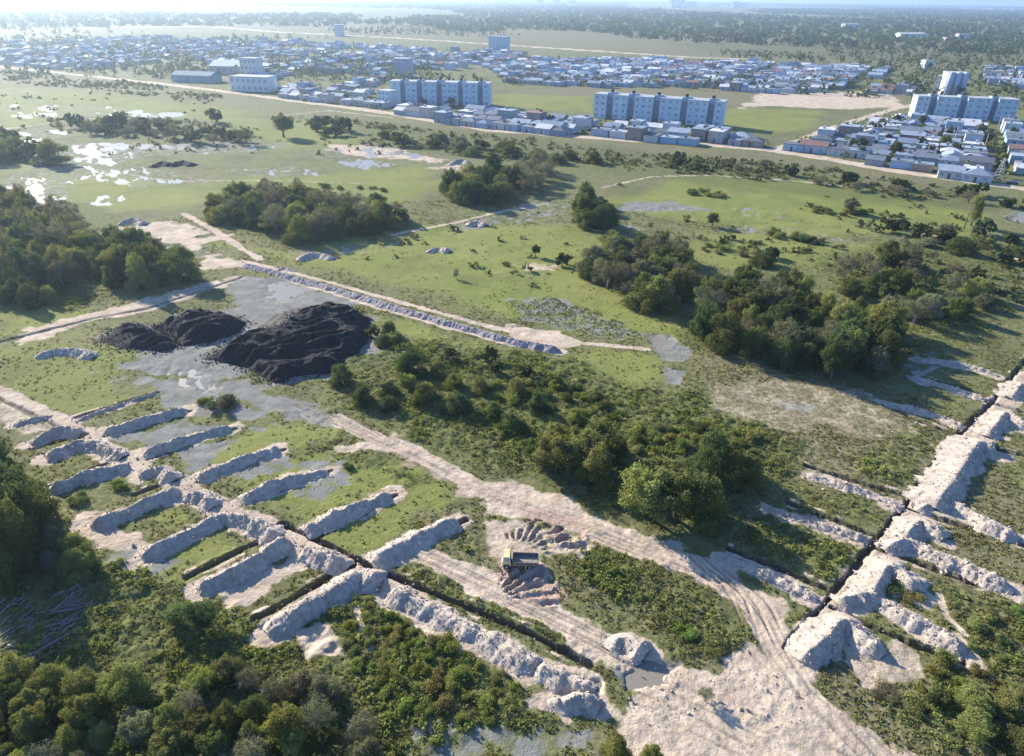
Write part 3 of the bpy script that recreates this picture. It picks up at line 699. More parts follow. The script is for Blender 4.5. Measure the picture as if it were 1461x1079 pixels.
# ------------------------------------------------------------------ spoil heaps thrown up beside the trenches
CRUMBS = []
HEAP_N = [0]
def heap(crest, w, h, label, wl=None, flat=0.0, wob=0.35, rill=0.5, group=None, name='spoil_heap', mat=None, cat='earth heap', taper=1.3, dips=0.3):
    """a long tipped bank of soil following its crest"""
    HEAP_N[0] += 1; sd = HEAP_N[0] * 13
    P = atl(crest, h * 0.85); h *= 0.9
    C, s = smooth_line(P, 0.16)
    T = np.gradient(C, axis=0); T /= np.linalg.norm(T, axis=1)[:, None] + 1e-9
    Nn = np.stack([-T[:, 1], T[:, 0]], 1)
    L = s[-1]
    nz = fbm(s, s * 0 + sd, 4.5, 3, sd, 0.6)
    load = np.abs(fbm(s, s * 0 + sd + 77, 3.0, 2, sd + 12, 0.55)) ** 0.7
    hh = h * (1 - dips * 0.5 + dips * nz) * (1.06 - min(0.30, dips) * (1 - np.clip(load * 1.6, 0, 1))) * np.sqrt(sstep(-0.25, taper, s)) * np.sqrt(sstep(-0.25, taper, L - s))
    ww = w * 0.5 * (1 + 0.22 * fbm(s, s * 0 + sd + 5, 2.0, 3, sd + 1) + 0.10 * load) * (0.45 + 0.55 * np.sqrt(np.clip(hh / h, 0, 1)))
    C = C + Nn * (wob * 0.4 * fbm(s, s * 0 + 50 + sd, 4.5, 2, sd + 2))[:, None]
    K = 25
    t = np.linspace(-1, 1, K)
    tt, ss = np.meshgrid(t, s)
    edge = 1 + 0.20 * fbm(ss, tt * 0 + np.sign(tt) * 9 + sd, 1.3, 4, sd + 4, 0.65)
    side = np.where(tt < 0, 1.0, (wl or w * 0.5) / (w * 0.5))       # the side towards the sun can run out farther
    lat = tt * ww[:, None] * edge * side
    sh = np.clip((1 - np.abs(tt)) / (1 - flat), 0, 1)
    prof = np.where(sh < 0.93, sh ** 1.08, 0.925 + (sh - 0.93) * 0.6)
    # rain-cut runnels down the flanks, lumps along the top
    run = fbm(ss, tt * 0.25 + np.sign(tt) * 30 + sd, 0.85, 3, sd + 6, 0.6)
    X = C[:, 0][:, None] + Nn[:, 0][:, None] * lat
    Y = C[:, 1][:, None] + Nn[:, 1][:, None] * lat
    fl = np.sin(np.pi * np.clip(np.abs(tt), 0, 1)) * sstep(0.08, 0.4, np.abs(tt))
    Z = hh[:, None] * prof * (1 + rill * 0.5 * run * fl * np.where(tt > 0, 1.0, 0.35)) + (0.14 * fbm(X, Y, 1.1, 3, sd + 8, 0.7) + 0.09 * fbm(X, Y, 0.45, 2, sd + 9, 0.7)) * np.minimum(1, prof * 3) * np.minimum(1, hh / h + 0.1)[:, None]
    Z = Z - 0.12 * (1 - prof)
    n = len(s)
    a = (np.arange(n - 1)[:, None] * K + np.arange(K - 1)[None, :]).ravel()
    F = np.stack([a, a + K, a + K + 1, a + 1], 1)[:, ::-1]
    c = C.mean(0)
    V = np.stack([X.ravel() - c[0], Y.ravel() - c[1], Z.ravel()], 1)
    if mat is None: CRUMBS.append(V[np.random.default_rng(sd).choice(len(V), min(len(V), int(L * 26)))] + [c[0], c[1], 0])
    o = link(name, new_mesh(name, V, F, (mat or M_SPOIL,), True), None, (c[0], c[1], 0.0))
    tag(o, label, cat, group)
    return o

for a_, k_ in HEAPS: heap(*a_, **k_)

def clods():
    # loose lumps lying on the heaps, at their toes and over the churned ground
    rg = np.random.default_rng(44); P = [np.vstack(CRUMBS)]
    for a_, k_ in HEAPS:
        if k_.get('mat') or k_.get('name'): continue
        C, s = smooth_line(atl(a_[0], a_[2] * .85), 0.3); n = int(s[-1] * 9)
        q = C[rg.integers(len(C), size=n)] + rg.normal(size=(n, 2)) * (a_[1] * .42)
        P.append(np.column_stack([q, np.full(n, .0)]))
    for pts, a in CLODS:
        O = atl(pts); n = int(np.ptp(O[:, 0]) * np.ptp(O[:, 1]) * (5 if a > .3 else 1.3)); q = rg.uniform(O.min(0), O.max(0), (n, 2)); q = q[poly_sd(O, q[:, 0], q[:, 1]) < .6]
        P.append(np.column_stack([q, ground_fields(q[:, 0], q[:, 1])[1]]))
    P = np.vstack(P); n = len(P)
    r = rg.uniform(.05, .15, n) * np.where(rg.random(n) < .08, 2.0, 1.0)
    base = np.array([(1, 0, 0), (-1, 0, 0), (0, 1, 0), (0, -1, 0), (0, 0, 1), (0, 0, -1)], float)
    V = base[None] * r[:, None, None] * rg.uniform(.6, 1.3, (n, 6, 1)) + rg.normal(size=(n, 6, 3)) * r[:, None, None] * .3 + P[:, None, :]
    F = np.array([(0, 2, 4), (2, 1, 4), (1, 3, 4), (3, 0, 4), (2, 0, 5), (1, 2, 5), (3, 1, 5), (0, 3, 5)])
    F = (F[None] + 6 * np.arange(n)[:, None, None]).reshape(-1, 3)
    o = link('soil_clods', new_mesh('soil_clods', V.reshape(-1, 3), F, (M_SPOIL,), False)); kind(o, 'stuff')
    o['label'] = 'loose lumps of dug soil'; o['category'] = 'soil'
    print('clods', n)
clods()

# black stripped topsoil in three big stockpiles
def stockpile(outline, h, ang, label, seed):
    P = atl(outline, h * 0.25); lo = P.min(0) - 0.5; hi = P.max(0) + 0.5
    st = 0.24
    gx = np.arange(lo[0], hi[0], st); gy = np.arange(lo[1], hi[1], st)
    X, Y = np.meshgrid(gx, gy); x, y = X.ravel(), Y.ravel()
    sd = -poly_sd(P, x, y) + 0.5 * fbm(x, y, 3, 3, seed)
    ca, sa = math.cos(ang), math.sin(ang)
    u, v = x * ca + y * sa, -x * sa + y * ca
    v = v + 0.9 * fbm(x, y, 6, 2, seed + 3)
    ridge = 1 - np.abs(2 * (vnoise(u / 9.0, v / 2.6, seed + 1)) - 1)
    ridge2 = 1 - np.abs(2 * (vnoise(u / 5.0 + 7, v / 1.3, seed + 2)) - 1)
    z = h * sstep(-0.2, 3.6, sd) ** 0.75 * (0.20 + 0.72 * ridge + 0.30 * ridge2) + 0.22 * fbm(x, y, 1.1, 4, seed + 5, 0.65) * sstep(0, 1, sd)
    z = np.where(sd < 0, -0.3, z - 0.1)
    keep = (sd > -0.7).reshape(X.shape)
    ny, nx = X.shape
    a = (np.arange(ny - 1)[:, None] * nx + np.arange(nx - 1)[None, :])
    k = keep[:-1, :-1] & keep[1:, 1:] & keep[:-1, 1:] & keep[1:, :-1]
    a = a[k]
    F = np.stack([a, a + 1, a + nx + 1, a + nx], 1)
    used = np.zeros(len(x), bool); used[F.ravel()] = True
    ren = np.cumsum(used) - 1
    c = P.mean(0)
    V = np.stack([x - c[0], y - c[1], z], 1)[used]
    o = link('topsoil_heap', new_mesh('topsoil_heap', V, ren[F], (M_TOPSOIL,), True), None, (c[0], c[1], 0))
    tag(o, label, 'soil heap', 'black topsoil stockpiles')
stockpile([(143, 484), (160, 468), (180, 460), (205, 462), (228, 472), (252, 482), (254, 492), (225, 499), (195, 497), (160, 492)], 2.0, 0.35, 'smaller black topsoil stockpile, farthest left of the three', 11)
stockpile([(220, 465), (240, 456), (262, 445), (290, 443), (330, 448), (349, 456), (340, 470), (300, 482), (262, 490), (250, 482)], 2.5, 0.45, 'black topsoil stockpile in the middle with furrowed left flank', 23)
stockpile([(292, 508), (330, 484), (370, 470), (410, 458), (420, 444), (470, 434), (500, 434), (526, 452), (524, 478), (512, 500), (492, 512), (470, 528), (420, 532), (398, 541), (372, 536), (350, 522)], 2.7, 0.5, 'largest black topsoil stockpile with several long parallel crests', 37)

def topsoil_crumbs():
    rg = np.random.default_rng(45); P = []
    for o in [q for q in SC.objects if q.name.startswith('topsoil_heap')]:
        n = len(o.data.vertices); co = np.empty(n * 3, np.float32); o.data.vertices.foreach_get('co', co); co = co.reshape(-1, 3) + np.array(o.location)
        P.append(co[rg.choice(n, n // 9)]); b = co[co[:, 2] < .25]; k = rg.choice(len(b), len(b) // 2)
        P.append(b[k] * [1, 1, 0] + np.column_stack([rg.normal(size=(len(k), 2)) * .9, np.full(len(k), .02)]))
    P = np.vstack(P); n = len(P); r = rg.uniform(.08, .2, n)
    base = np.array([(1, 0, 0), (-1, 0, 0), (0, 1, 0), (0, -1, 0), (0, 0, 1), (0, 0, -1)], float)
    V = base[None] * r[:, None, None] * rg.uniform(.6, 1.3, (n, 6, 1)) + rg.normal(size=(n, 6, 3)) * r[:, None, None] * .3 + P[:, None, :]
    F = np.array([(0, 2, 4), (2, 1, 4), (1, 3, 4), (3, 0, 4), (2, 0, 5), (1, 2, 5), (3, 1, 5), (0, 3, 5)])
    o = link('topsoil_clods', new_mesh('topsoil_clods', V.reshape(-1, 3), (F[None] + 6 * np.arange(n)[:, None, None]).reshape(-1, 3), (M_TOPSOIL,), False)); kind(o, 'stuff')
    o['label'] = 'loose black lumps of topsoil'; o['category'] = 'soil'
topsoil_crumbs()

# ------------------------------------------------------------------ plants
RNG = np.random.default_rng(7)

def leaves(rng, lobes, n, size, up_bias=0.25, fill=0.25):
    """many leaf-sized faces through a crown made of lobes (x,y,z,rx,rz)"""
    lob = np.array(lobes, float)
    wgt = lob[:, 3] ** 2; wgt /= wgt.sum()
    k = rng.choice(len(lob), n, p=wgt)
    k0 = rng.integers(1000)
    d = rng.normal(size=(n, 3)); d[:, 2] += up_bias; d /= np.linalg.norm(d, axis=1)[:, None]
    rad = np.where(rng.random(n) < fill, rng.uniform(0.3, 0.85, n), rng.uniform(0.76, 1.2, n))
    L = lob[k]
    rad = rad * np.where(rng.random(n) < .10, rng.uniform(1.1, 1.4, n), 1.0)
    p = L[:, :3] + d * rad[:, None] * np.stack([L[:, 3], L[:, 3], L[:, 4]], 1)
    R0 = np.abs(lob[:, :2]).max() + lob[:, 3].max()                # the outline bulges and sinks unevenly
    w1 = fbm(p[:, 0] / R0 + p[:, 2] * .7 / R0, p[:, 1] / R0 - p[:, 2] * .5 / R0, .9, 3, k0, .6)
    p[:, :2] *= (1 + .22 * w1)[:, None]; p[:, 2] *= 1 + .16 * fbm(p[:, 0] / R0, p[:, 1] / R0, .8, 3, k0 + 9, .6)
    nn = d + rng.normal(size=(n, 3)) * 0.75; nn /= np.linalg.norm(nn, axis=1)[:, None]
    a = np.cross(nn, rng.normal(size=(n, 3))); a /= np.linalg.norm(a, axis=1)[:, None] + 1e-9
    b = np.cross(nn, a)
    s1 = size * rng.uniform(0.6, 1.4, n)[:, None]; s2 = size * rng.uniform(0.5, 1.1, n)[:, None]
    V = np.stack([p - a * s1, p - b * s2 + nn * s1 * 0.2, p + a * s1, p + b * s2 - nn * s2 * 0.2], 1).reshape(-1, 3)
    F = np.arange(4 * n).reshape(n, 4)
    # clumps share a tone, each leaf strays from it
    tone = rng.random(len(lob))[k] * 0.5 + rng.random(n) * 0.5
    return V, F, tone

def leaf_mesh(name, V, F, tone, extra=None, mats=None):
    me = new_mesh(name, V, F, mats or (M_LEAF,), False)
    a = me.attributes.new('leaf', 'FLOAT', 'FACE'); a.data.foreach_set('value', np.asarray(tone, np.float32))
    return me

def crown_lobes(rng, R, zc, rz, n):
    l = [(0, 0, zc, R * 0.62, rz * 0.72)]
    for i in range(n):
        th = rng.uniform(0, 2 * math.pi); q = R * rng.uniform(0.35, 0.8); rr = R * rng.uniform(0.2, 0.36)
        z = zc + rz * rng.uniform(-0.7, 0.7) * (1.15 - 0.5 * q / R)
        l.append((q * math.cos(th), q * math.sin(th), z, rr, rr * rng.uniform(0.65, 0.95)))
    for i in range(9):                                             # shoots standing out of the top
        th = rng.uniform(0, 6.28); q = R * rng.uniform(0, .6)
        l.append((q * math.cos(th), q * math.sin(th), zc + rz * (.85 - .45 * q / R), R * .13, rz * rng.uniform(.18, .34)))
    return l

def skirt(rng, R, n):
    return [(R * .72 * math.cos(t), R * .72 * math.sin(t), rng.uniform(.8, 2.0), R * rng.uniform(.26, .4), rng.uniform(.9, 1.6)) for t in rng.uniform(0, 6.28, n)]

def trunk_mesh(name, rng, h, R, r0_, limbs=4, bare=False):
    b = MB()
    top = np.array([rng.uniform(-.3, .3), rng.uniform(-.3, .3), h * 0.62])
    b.tube([(0, 0, -0.3), (0.05, 0, h * .2), tuple(top * [0.6, 0.6, 0.65]), tuple(top)], [r0_ * 1.3, r0_, r0_ * .75, r0_ * .4], 7)
    for i in range(limbs):
        th = 2 * math.pi * (i + rng.uniform(0, .6)) / limbs
        z0 = h * rng.uniform(.2, .5); e = np.array([math.cos(th) * R * rng.uniform(.45, .8), math.sin(th) * R * rng.uniform(.45, .8), h * rng.uniform(.6, .9)])
        s = np.array([0, 0, z0])
        b.tube([s, s + (e - s) * .5 + [0, 0, .15 * h * .3], e], [r0_ * .5, r0_ * .33, r0_ * .1], 5)
        if bare:
            for j in range(5):
                t = rng.uniform(.35, 1); p = s + (e - s) * t
                q = p + rng.normal(size=3) * R * .28 + [0, 0, R * .22]
                b.tube([p, (p + q) / 2 + rng.normal(size=3) * .1, q], [r0_ * .16, r0_ * .1, r0_ * .04], 3)
                for m in range(3):
                    q2 = (p + q) / 2 + rng.normal(size=3) * R * .22 + [0, 0, R * .1]
                    b.tube([(p + q) / 2, q2], [r0_ * .07, r0_ * .03], 3)
    return b.mesh(name, (M_DEADWOOD if bare else M_BARK,), True)

# reference plants are 8 m high with a crown 3.5 m in radius; each is stretched to its place
TREES = {'thicket': [], 'round': [], 'tall': [], 'bare': []}
for i in range(10):
    rg = np.random.default_rng(100 + i)
    TREES['thicket'].append((leaf_mesh('thicket_crown', *leaves(rg, crown_lobes(rg, 3.5, 3.9, 3.9, int(rg.integers(10, 20))) + skirt(rg, 3.5, 7), 15000, 0.125)), trunk_mesh('thicket_trunk', rg, 8, 3.5, .2)))
for i in range(3):
    rg = np.random.default_rng(200 + i)
    TREES['round'].append((leaf_mesh('round_crown', *leaves(rg, crown_lobes(rg, 3.5, 4.9, 3.1, 17), 12000, 0.125)), trunk_mesh('round_trunk', rg, 8, 3.5, .24)))
for i in range(2):
    rg = np.random.default_rng(300 + i)
    TREES['tall'].append((leaf_mesh('tall_crown', *leaves(rg, [(rg.normal() * .9, rg.normal() * .9, z, 1.3, 1.1) for z in np.linspace(2.4, 7.2, 9)], 7000, 0.125)), trunk_mesh('tall_trunk', rg, 8, 2.0, .22)))
for i in range(3):
    rg = np.random.default_rng(400 + i)
    TREES['bare'].append((leaf_mesh('bare_crown', *leaves(rg, crown_lobes(rg, 3.5, 4.4, 3.6, 12), 5200, 0.105, fill=.5)), trunk_mesh('bare_trunk', rg, 8, 3.5, .2, 8, True)))
SHRUBS = []
for i in range(5):
    rg = np.random.default_rng(500 + i)   # 1 m radius, about 1.2 m high
    lob = [(rg.normal() * .42, rg.normal() * .42, rg.uniform(.3, .75), rg.uniform(.3, .55), rg.uniform(.28, .5)) for _ in range(8)]
    SHRUBS.append(leaf_mesh('shrub', *leaves(rg, lob, 2400, 0.06)))

COLS = {  # leaf colour by kind of foliage
    'dark': (0.115, 0.140, 0.050), 'deep': (0.080, 0.108, 0.048), 'olive': (0.192, 0.205, 0.072), 'bright': (0.195, 0.225, 0.064),
    'grey': (0.170, 0.178, 0.108), 'brown': (0.160, 0.154, 0.094), 'rust': (0.17, 0.14, 0.08), 'yellow': (0.19, 0.20, 0.06)}
TREE_Q, SHRUB_Q = [], []
def tree(p, h, R, k, c, label, group=None, name=None):
    TREE_Q.append(dict(p=p, h=h, R=R, k=k, c=c, label=label, group=group, name=name))
def shrub(p, h, R, c, label, group=None):
    SHRUB_Q.append(dict(p=p, h=h, R=R, c=c, label=label, group=group))

def spread(P, spacing, rng, tries=40):
    """points at least `spacing` apart inside an outline"""
    lo, hi = P.min(0), P.max(0)
    n = int((hi - lo).prod() / spacing ** 2 * tries * 0.25) + 60
    q = rng.uniform(lo, hi, (n, 2)); q = q[poly_sd(P, q[:, 0], q[:, 1]) < -spacing * 0.3]
    out = []
    for a in q:
        if not out or ((np.array(out) - a) ** 2).sum(1).min() > spacing ** 2: out.append(a)
    return np.array(out).reshape(-1, 2)

def wood(outline, h, R, spacing, cols, label, group, kinds=('thicket',), seed=1, hv=0.3):
    rg = np.random.default_rng(seed)
    for q in spread(atl(outline, h * 0.42), spacing, rg):
        k = kinds[rg.integers(len(kinds))]
        c = cols[rg.integers(len(cols))]
        if k == 'bare': c = ('grey', 'brown')[rg.integers(2)]
        s = rg.uniform(1 - hv, 1 + hv)
        tree(q, h * s, R * rg.uniform(.8, 1.2) * s ** .5, k, c, label, group)

def bushes(outline, h, R, spacing, cols, label, group, seed=1):
    rg = np.random.default_rng(seed)
    for q in spread(atl(outline, h * 0.4), spacing, rg):
        s = rg.uniform(.65, 1.3)
        shrub(q, h * s, R * s * rg.uniform(.8, 1.2), cols[rg.integers(len(cols))], label, group)

D3 = ('dark', 'deep', 'olive'); MIX = ('dark', 'olive', 'olive', 'bright', 'deep')
# woods and groves (outline of the crowns in the photo)
wood([(-60, 300), (0, 285), (50, 292), (70, 330), (130, 345), (110, 400), (40, 395), (-60, 380)], 8, 3.8, 4.3, D3, 'dark tree in the left wood, back part near the picture edge', 'trees of the left wood', ('thicket', 'thicket', 'bare'), 11)
wood([(60, 300), (110, 298), (130, 330), (150, 352), (110, 362), (70, 345)], 7, 3.4, 4.2, ('grey', 'brown', 'olive'), 'greyish half bare tree in the middle of the left wood', 'grey trees of the left wood', ('bare', 'bare', 'thicket'), 12)
wood([(120, 350), (180, 330), (215, 345), (225, 370), (270, 378), (262, 388), (200, 402), (130, 396)], 7, 3.6, 4.0, D3, 'dark tree at the pointed right end of the left wood', 'trees at the right end of the left wood', ('thicket',), 13)
wood([(-40, 395), (60, 402), (100, 405), (90, 425), (40, 432), (-40, 415)], 5, 2.8, 3.8, MIX, 'lower green tree along the near edge of the left wood', 'trees at the near edge of the left wood', ('thicket',), 14)
wood([(285, 288), (345, 278), (420, 272), (470, 280), (520, 292), (572, 298), (582, 316), (520, 326), (430, 336), (380, 322), (300, 304)], 6.5, 4.0, 4.7, D3, 'dark tree of the long thicket behind the green meadow', 'trees of the long thicket', ('thicket', 'thicket', 'thicket', 'bare'), 15)
wood([(632, 262), (660, 246), (715, 238), (736, 256), (730, 278), (690, 284), (645, 278)], 8, 4.6, 6.0, D3, 'dark tree of the small grove beyond the ditch', 'trees of the far grove', ('thicket',), 16)
wood([(738, 238), (770, 230), (790, 240), (780, 265), (745, 268)], 7, 4.0, 5.5, ('grey', 'brown'), 'bare brownish tree at the right end of the far grove', 'bare trees of the far grove', ('bare',), 17)
wood([(818, 285), (840, 275), (872, 292), (870, 318), (835, 318)], 6.5, 3.6, 4.5, ('deep', 'dark'), 'dark tree in the compact clump left of the far wet meadow', 'trees of the compact clump', ('thicket',), 18)
wood([(835, 380), (868, 350), (920, 338), (970, 358), (998, 388), (980, 420), (940, 432), (880, 412), (845, 398)], 6.5, 3.6, 3.6, ('dark', 'olive', 'grey', 'deep'), 'tree of the round thicket in the middle of the photo', 'trees of the round thicket', ('thicket', 'thicket', 'bare'), 19)
wood([(990, 440), (1010, 408), (1080, 398), (1140, 412), (1200, 432), (1280, 455), (1290, 490), (1262, 520), (1200, 530), (1120, 508), (1040, 490), (995, 470)], 7.5, 3.4, 4.0, ('dark', 'deep', 'dark', 'olive', 'grey'), 'tree of the big dark wood right of the round thicket', 'trees of the big dark wood', ('thicket', 'thicket', 'thicket', 'round', 'bare'), 20)
wood([(1165, 380), (1230, 368), (1290, 362), (1360, 375), (1405, 400), (1420, 430), (1380, 450), (1310, 455), (1240, 430), (1180, 405)], 5.6, 3.0, 5.6, ('olive', 'grey', 'dark', 'dark'), 'olive tree on the loose upper edge of the big dark wood', 'trees on the upper edge of the big wood', ('thicket', 'thicket', 'bare'), 21)
wood([(560, 520), (640, 505), (730, 545), (820, 580), (890, 610), (880, 640), (800, 640), (720, 615), (640, 590), (570, 565)], 3.3, 2.0, 5.2, MIX, 'small green tree among the scrub in the centre of the photo', 'small trees of the central scrub', ('thicket',), 22, .35)
wood([(505, 540), (560, 548), (640, 570), (640, 592), (560, 585), (508, 570)], 3.6, 2.1, 4.3, ('deep', 'dark', 'olive'), 'dark tree on the lower left edge of the central scrub', 'trees at the left edge of the central scrub', ('thicket',), 23)
wood([(740, 625), (800, 612), (860, 620), (900, 650), (890, 690), (820, 675), (745, 660)], 5.6, 2.9, 3.8, ('olive', 'dark', 'dark'), 'mid green tree left of the biggest tree in the central scrub', 'trees left of the biggest tree', ('thicket', 'round'), 24)
wood([(990, 640), (1050, 640), (1085, 665), (1060, 700), (1000, 705)], 6.4, 3.0, 3.6, ('dark', 'olive', 'deep'), 'dark tree at the right corner of the central scrub casting a long shadow', 'trees at the right corner of the central scrub', ('thicket',), 25)
tree(at(915, 735)[:2], 7.8, 4.3, 'round', 'olive', 'biggest tree of the central scrub, round green crown by the sandy track')
tree(at(962, 742)[:2], 7.6, 4.2, 'round', 'dark', 'second large round tree just right of the biggest one by the track')
tree(at(1000, 735)[:2], 7.0, 3.6, 'thicket', 'dark', 'large dark tree third along from the biggest one, by the track shadow')
wood([(520, 468), (560, 466), (580, 485), (540, 492)], 2.6, 2.0, 2.6, ('dark', 'olive'), 'low dark tree between the black stockpile and the long bank', 'low trees below the long bank', ('thicket',), 26)
wood([(600, 495), (700, 500), (780, 520), (880, 560), (900, 590), (780, 555), (640, 520)], 2.6, 1.7, 5.6, MIX, 'low scattered tree along the top of the central scrub', 'scattered trees at the top of the central scrub', ('thicket',), 27, .35)
tree(at(487, 548)[:2], 4.2, 2.1, 'thicket', 'dark', 'single dark tree at the right foot of the largest black stockpile')
# left edge and foreground
wood([(-60, 640), (0, 630), (35, 650), (55, 720), (60, 800), (0, 830), (-60, 830)], 8.0, 2.7, 3.6, ('deep', 'dark', 'deep'), 'tall dark tree on the left picture edge beside the heaps', 'tall trees on the left edge', ('thicket', 'tall'), 28)
wood([(50, 755), (95, 745), (130, 785), (120, 822), (70, 822)], 3.8, 1.9, 2.6, ('dark', 'grey', 'olive'), 'lower dull tree at the foot of the tall left trees', 'lower trees under the tall left trees', ('thicket',), 29)
wood([(222, 872), (275, 862), (300, 885), (285, 905), (232, 910)], 3.8, 1.8, 2.2, ('deep', 'dark'), 'dark tree of the small clump below the nearest cross trench', 'dark clump below the nearest cross trench', ('thicket', 'tall'), 30)
wood([(-30, 970), (60, 945), (130, 955), (195, 950), (190, 995), (150, 1015), (40, 1020), (-30, 1010)], 3.4, 1.7, 2.3, ('olive', 'dark', 'olive', 'grey'), 'leafy tree in the front row of the bottom left wood', 'trees in the upper part of the bottom left wood', ('thicket', 'thicket', 'round'), 31, .45)
wood([(-30, 1010), (80, 1020), (180, 1010), (300, 1000), (400, 1010), (520, 1030), (560, 1079), (560, 1110), (-30, 1110)], 3.4, 1.7, 2.2, ('olive', 'dark', 'dark', 'grey', 'olive', 'yellow'), 'leafy tree at the bottom edge of the photo, left half', 'trees along the bottom edge', ('thicket', 'thicket', 'bare', 'round'), 32, .45)
wood([(245, 945), (330, 935), (400, 950), (470, 985), (500, 1020), (420, 1015), (330, 1000), (260, 980)], 3.0, 1.7, 2.5, ('grey', 'brown', 'dark', 'olive', 'bright'), 'mixed brown and green tree between the bottom wood and the nearest heap', 'mixed trees below the nearest heap', ('thicket', 'bare', 'thicket'), 33)
wood([(1370, 985), (1461, 960), (1500, 1000), (1500, 1090), (1400, 1090), (1350, 1050)], 3.0, 1.8, 3.0, ('dark', 'olive', 'olive'), 'low dark tree in the bottom right corner', 'trees of the bottom right corner', ('thicket',), 34)
wood([(850, 1050), (905, 1045), (940, 1079), (940, 1100), (850, 1100)], 2.4, 1.5, 2.4, ('bright', 'olive'), 'low green tree at the bottom edge beside the bare sand', 'low trees beside the bare sand', ('thicket',), 35)
# trees out in the fields
for x, y, h, R, k, c, lab in [
    (405, 196, 12, 6.5, 'round', 'grey', 'tall dull green tree on a bare trunk in the far left fields'),
    (764, 366, 3.6, 1.4, 'round', 'dark', 'slim young tree left of the dark bush on the green meadow'),
    (803, 378, 3.4, 2.3, 'thicket', 'deep', 'dark bushy little tree beside the pale puddle on the green meadow'),
    (651, 398, 2.6, 1.0, 'bare', 'grey', 'thin lone sapling in the middle of the green meadow'),
    (1016, 323, 4.6, 2.2, 'round', 'dark', 'small lone tree with a long shadow on the far wet meadow'),
    (1212, 303, 5.4, 2.9, 'round', 'grey', 'lone grey tree on a thin trunk on the right hand far meadow'),
    (927, 328, 2.6, 1.6, 'bare', 'grey', 'tiny grey tree between compact clump and far wet meadow'),
    (1088, 378, 4.2, 3.2, 'thicket', 'dark', 'dark tree with a flat shadow left of the big wood'),
    (1288, 385, 8.5, 2.8, 'tall', 'grey', 'tallest grey columnar tree standing above the big wood'),
    (1102, 368, 3.0, 2.4, 'thicket', 'olive', 'olive tree behind the dark one left of the big wood'),
    (1385, 322, 9.5, 2.6, 'tall', 'olive', 'tall leafy tree beside the wooden pole on the right'),
    (1398, 335, 5.5, 3.2, 'thicket', 'olive', 'bushy tree at the foot of the tall one by the wooden pole'),
    (307, 175, 8, 4.5, 'thicket', 'deep', 'dark tree alone behind the far left scrub belt'),
    (112, 183, 7, 4.2, 'thicket', 'dark', 'dark tree at the left end of the far scrub belt'),
    (158, 185, 7, 4.5, 'thicket', 'dark', 'dark tree second from the left in the far scrub belt'),
    (318, 585, 2.4, 0.9, 'bare', 'brown', 'grey dead sapling poking out of the lone dark bush'),
    (1005, 1000, 2.0, 1.0, 'bare', 'grey', 'small dry sapling at the edge of the bare sand'),
]:
    tree(at(x, y)[:2], h, R, k, c, lab)
wood([(-30, 195), (10, 190), (40, 208), (85, 215), (80, 224), (20, 222), (-30, 220)], 8, 5, 7, D3, 'dark tree by the glinting marsh at the far left edge', 'trees by the far left marsh', ('thicket',), 41)
wood([(110, 178), (200, 172), (290, 182), (360, 192), (370, 202), (290, 200), (200, 192), (120, 188)], 5.5, 4.6, 10, ('dark', 'grey', 'olive'), 'tree of the far scrub belt before the wet glints', 'trees of the far scrub belt', ('thicket', 'bare'), 42)
wood([(440, 168), (500, 178), (490, 194), (440, 185)], 6.5, 4.6, 8, ('dark', 'grey'), 'tree right of the tall bare trunk in the far left fields', 'trees right of the tall bare trunk', ('thicket',), 43)
wood([(530, 185), (700, 205), (870, 225), (860, 238), (700, 222), (530, 200)], 4.0, 4.0, 11, ('dark', 'olive', 'grey'), 'bushy tree of the scrub belt before the front houses', 'trees of the scrub belt before the houses', ('thicket',), 44)
wood([(960, 225), (1120, 235), (1250, 255), (1400, 272), (1461, 285), (1461, 300), (1380, 288), (1240, 272), (1100, 250), (960, 240)], 3.6, 3.6, 11, ('dark', 'grey', 'olive'), 'bushy tree of the scrub belt along the right hand settlement edge', 'trees of the right hand scrub belt', ('thicket', 'bare'), 45)
wood([(1240, 310), (1340, 325), (1461, 340), (1475, 380), (1400, 365), (1300, 345), (1250, 325)], 3.4, 3.2, 7.5, ('dark', 'grey', 'olive'), 'low tree of the dark hedge on the right hand meadow', 'trees of the dark meadow hedge', ('thicket',), 46)
# street trees among the houses
wood([(560, 128), (800, 168), (1000, 185), (1080, 200), (820, 182), (600, 150)], 5.5, 2.8, 17, ('dark', 'grey', 'olive'), 'street tree among the front row of houses', 'street trees among the front houses', ('round', 'thicket'), 51)
wood([(1170, 190), (1290, 165), (1461, 185), (1461, 245), (1300, 230), (1190, 215)], 5.5, 2.6, 14, ('dark', 'grey', 'olive', 'bright'), 'street tree among the right hand houses', 'street trees among the right hand houses', ('round', 'thicket'), 52)

# shrubs
bushes([(480, 880), (560, 870), (650, 920), (740, 975), (770, 1020), (680, 1040), (560, 1010), (490, 940)], 1.0, 0.85, 1.5, ('bright', 'bright', 'olive'), 'bright green low shrub in the thicket below the long grey bank', 'shrubs below the long grey bank', 61)
bushes([(1370, 880), (1461, 860), (1500, 960), (1380, 985), (1310, 1010), (1290, 980)], 1.1, 1.0, 2.4, ('olive', 'dark', 'bright'), 'shrub in the rough corner right of the bare sand', 'shrubs right of the bare sand', 62)
bushes([(900, 610), (1000, 600), (1100, 625), (1080, 650), (980, 640), (900, 650)], 1.3, 1.2, 2.4, ('olive', 'grey', 'bright', 'dark'), 'shrub behind the biggest tree of the central scrub', 'shrubs behind the biggest tree', 63)
bushes([(690, 540), (800, 540), (900, 575), (890, 600), (800, 590), (700, 570)], 1.4, 1.3, 3.0, ('olive', 'dark', 'bright'), 'shrub in the middle of the central scrub', 'shrubs in the central scrub', 64)
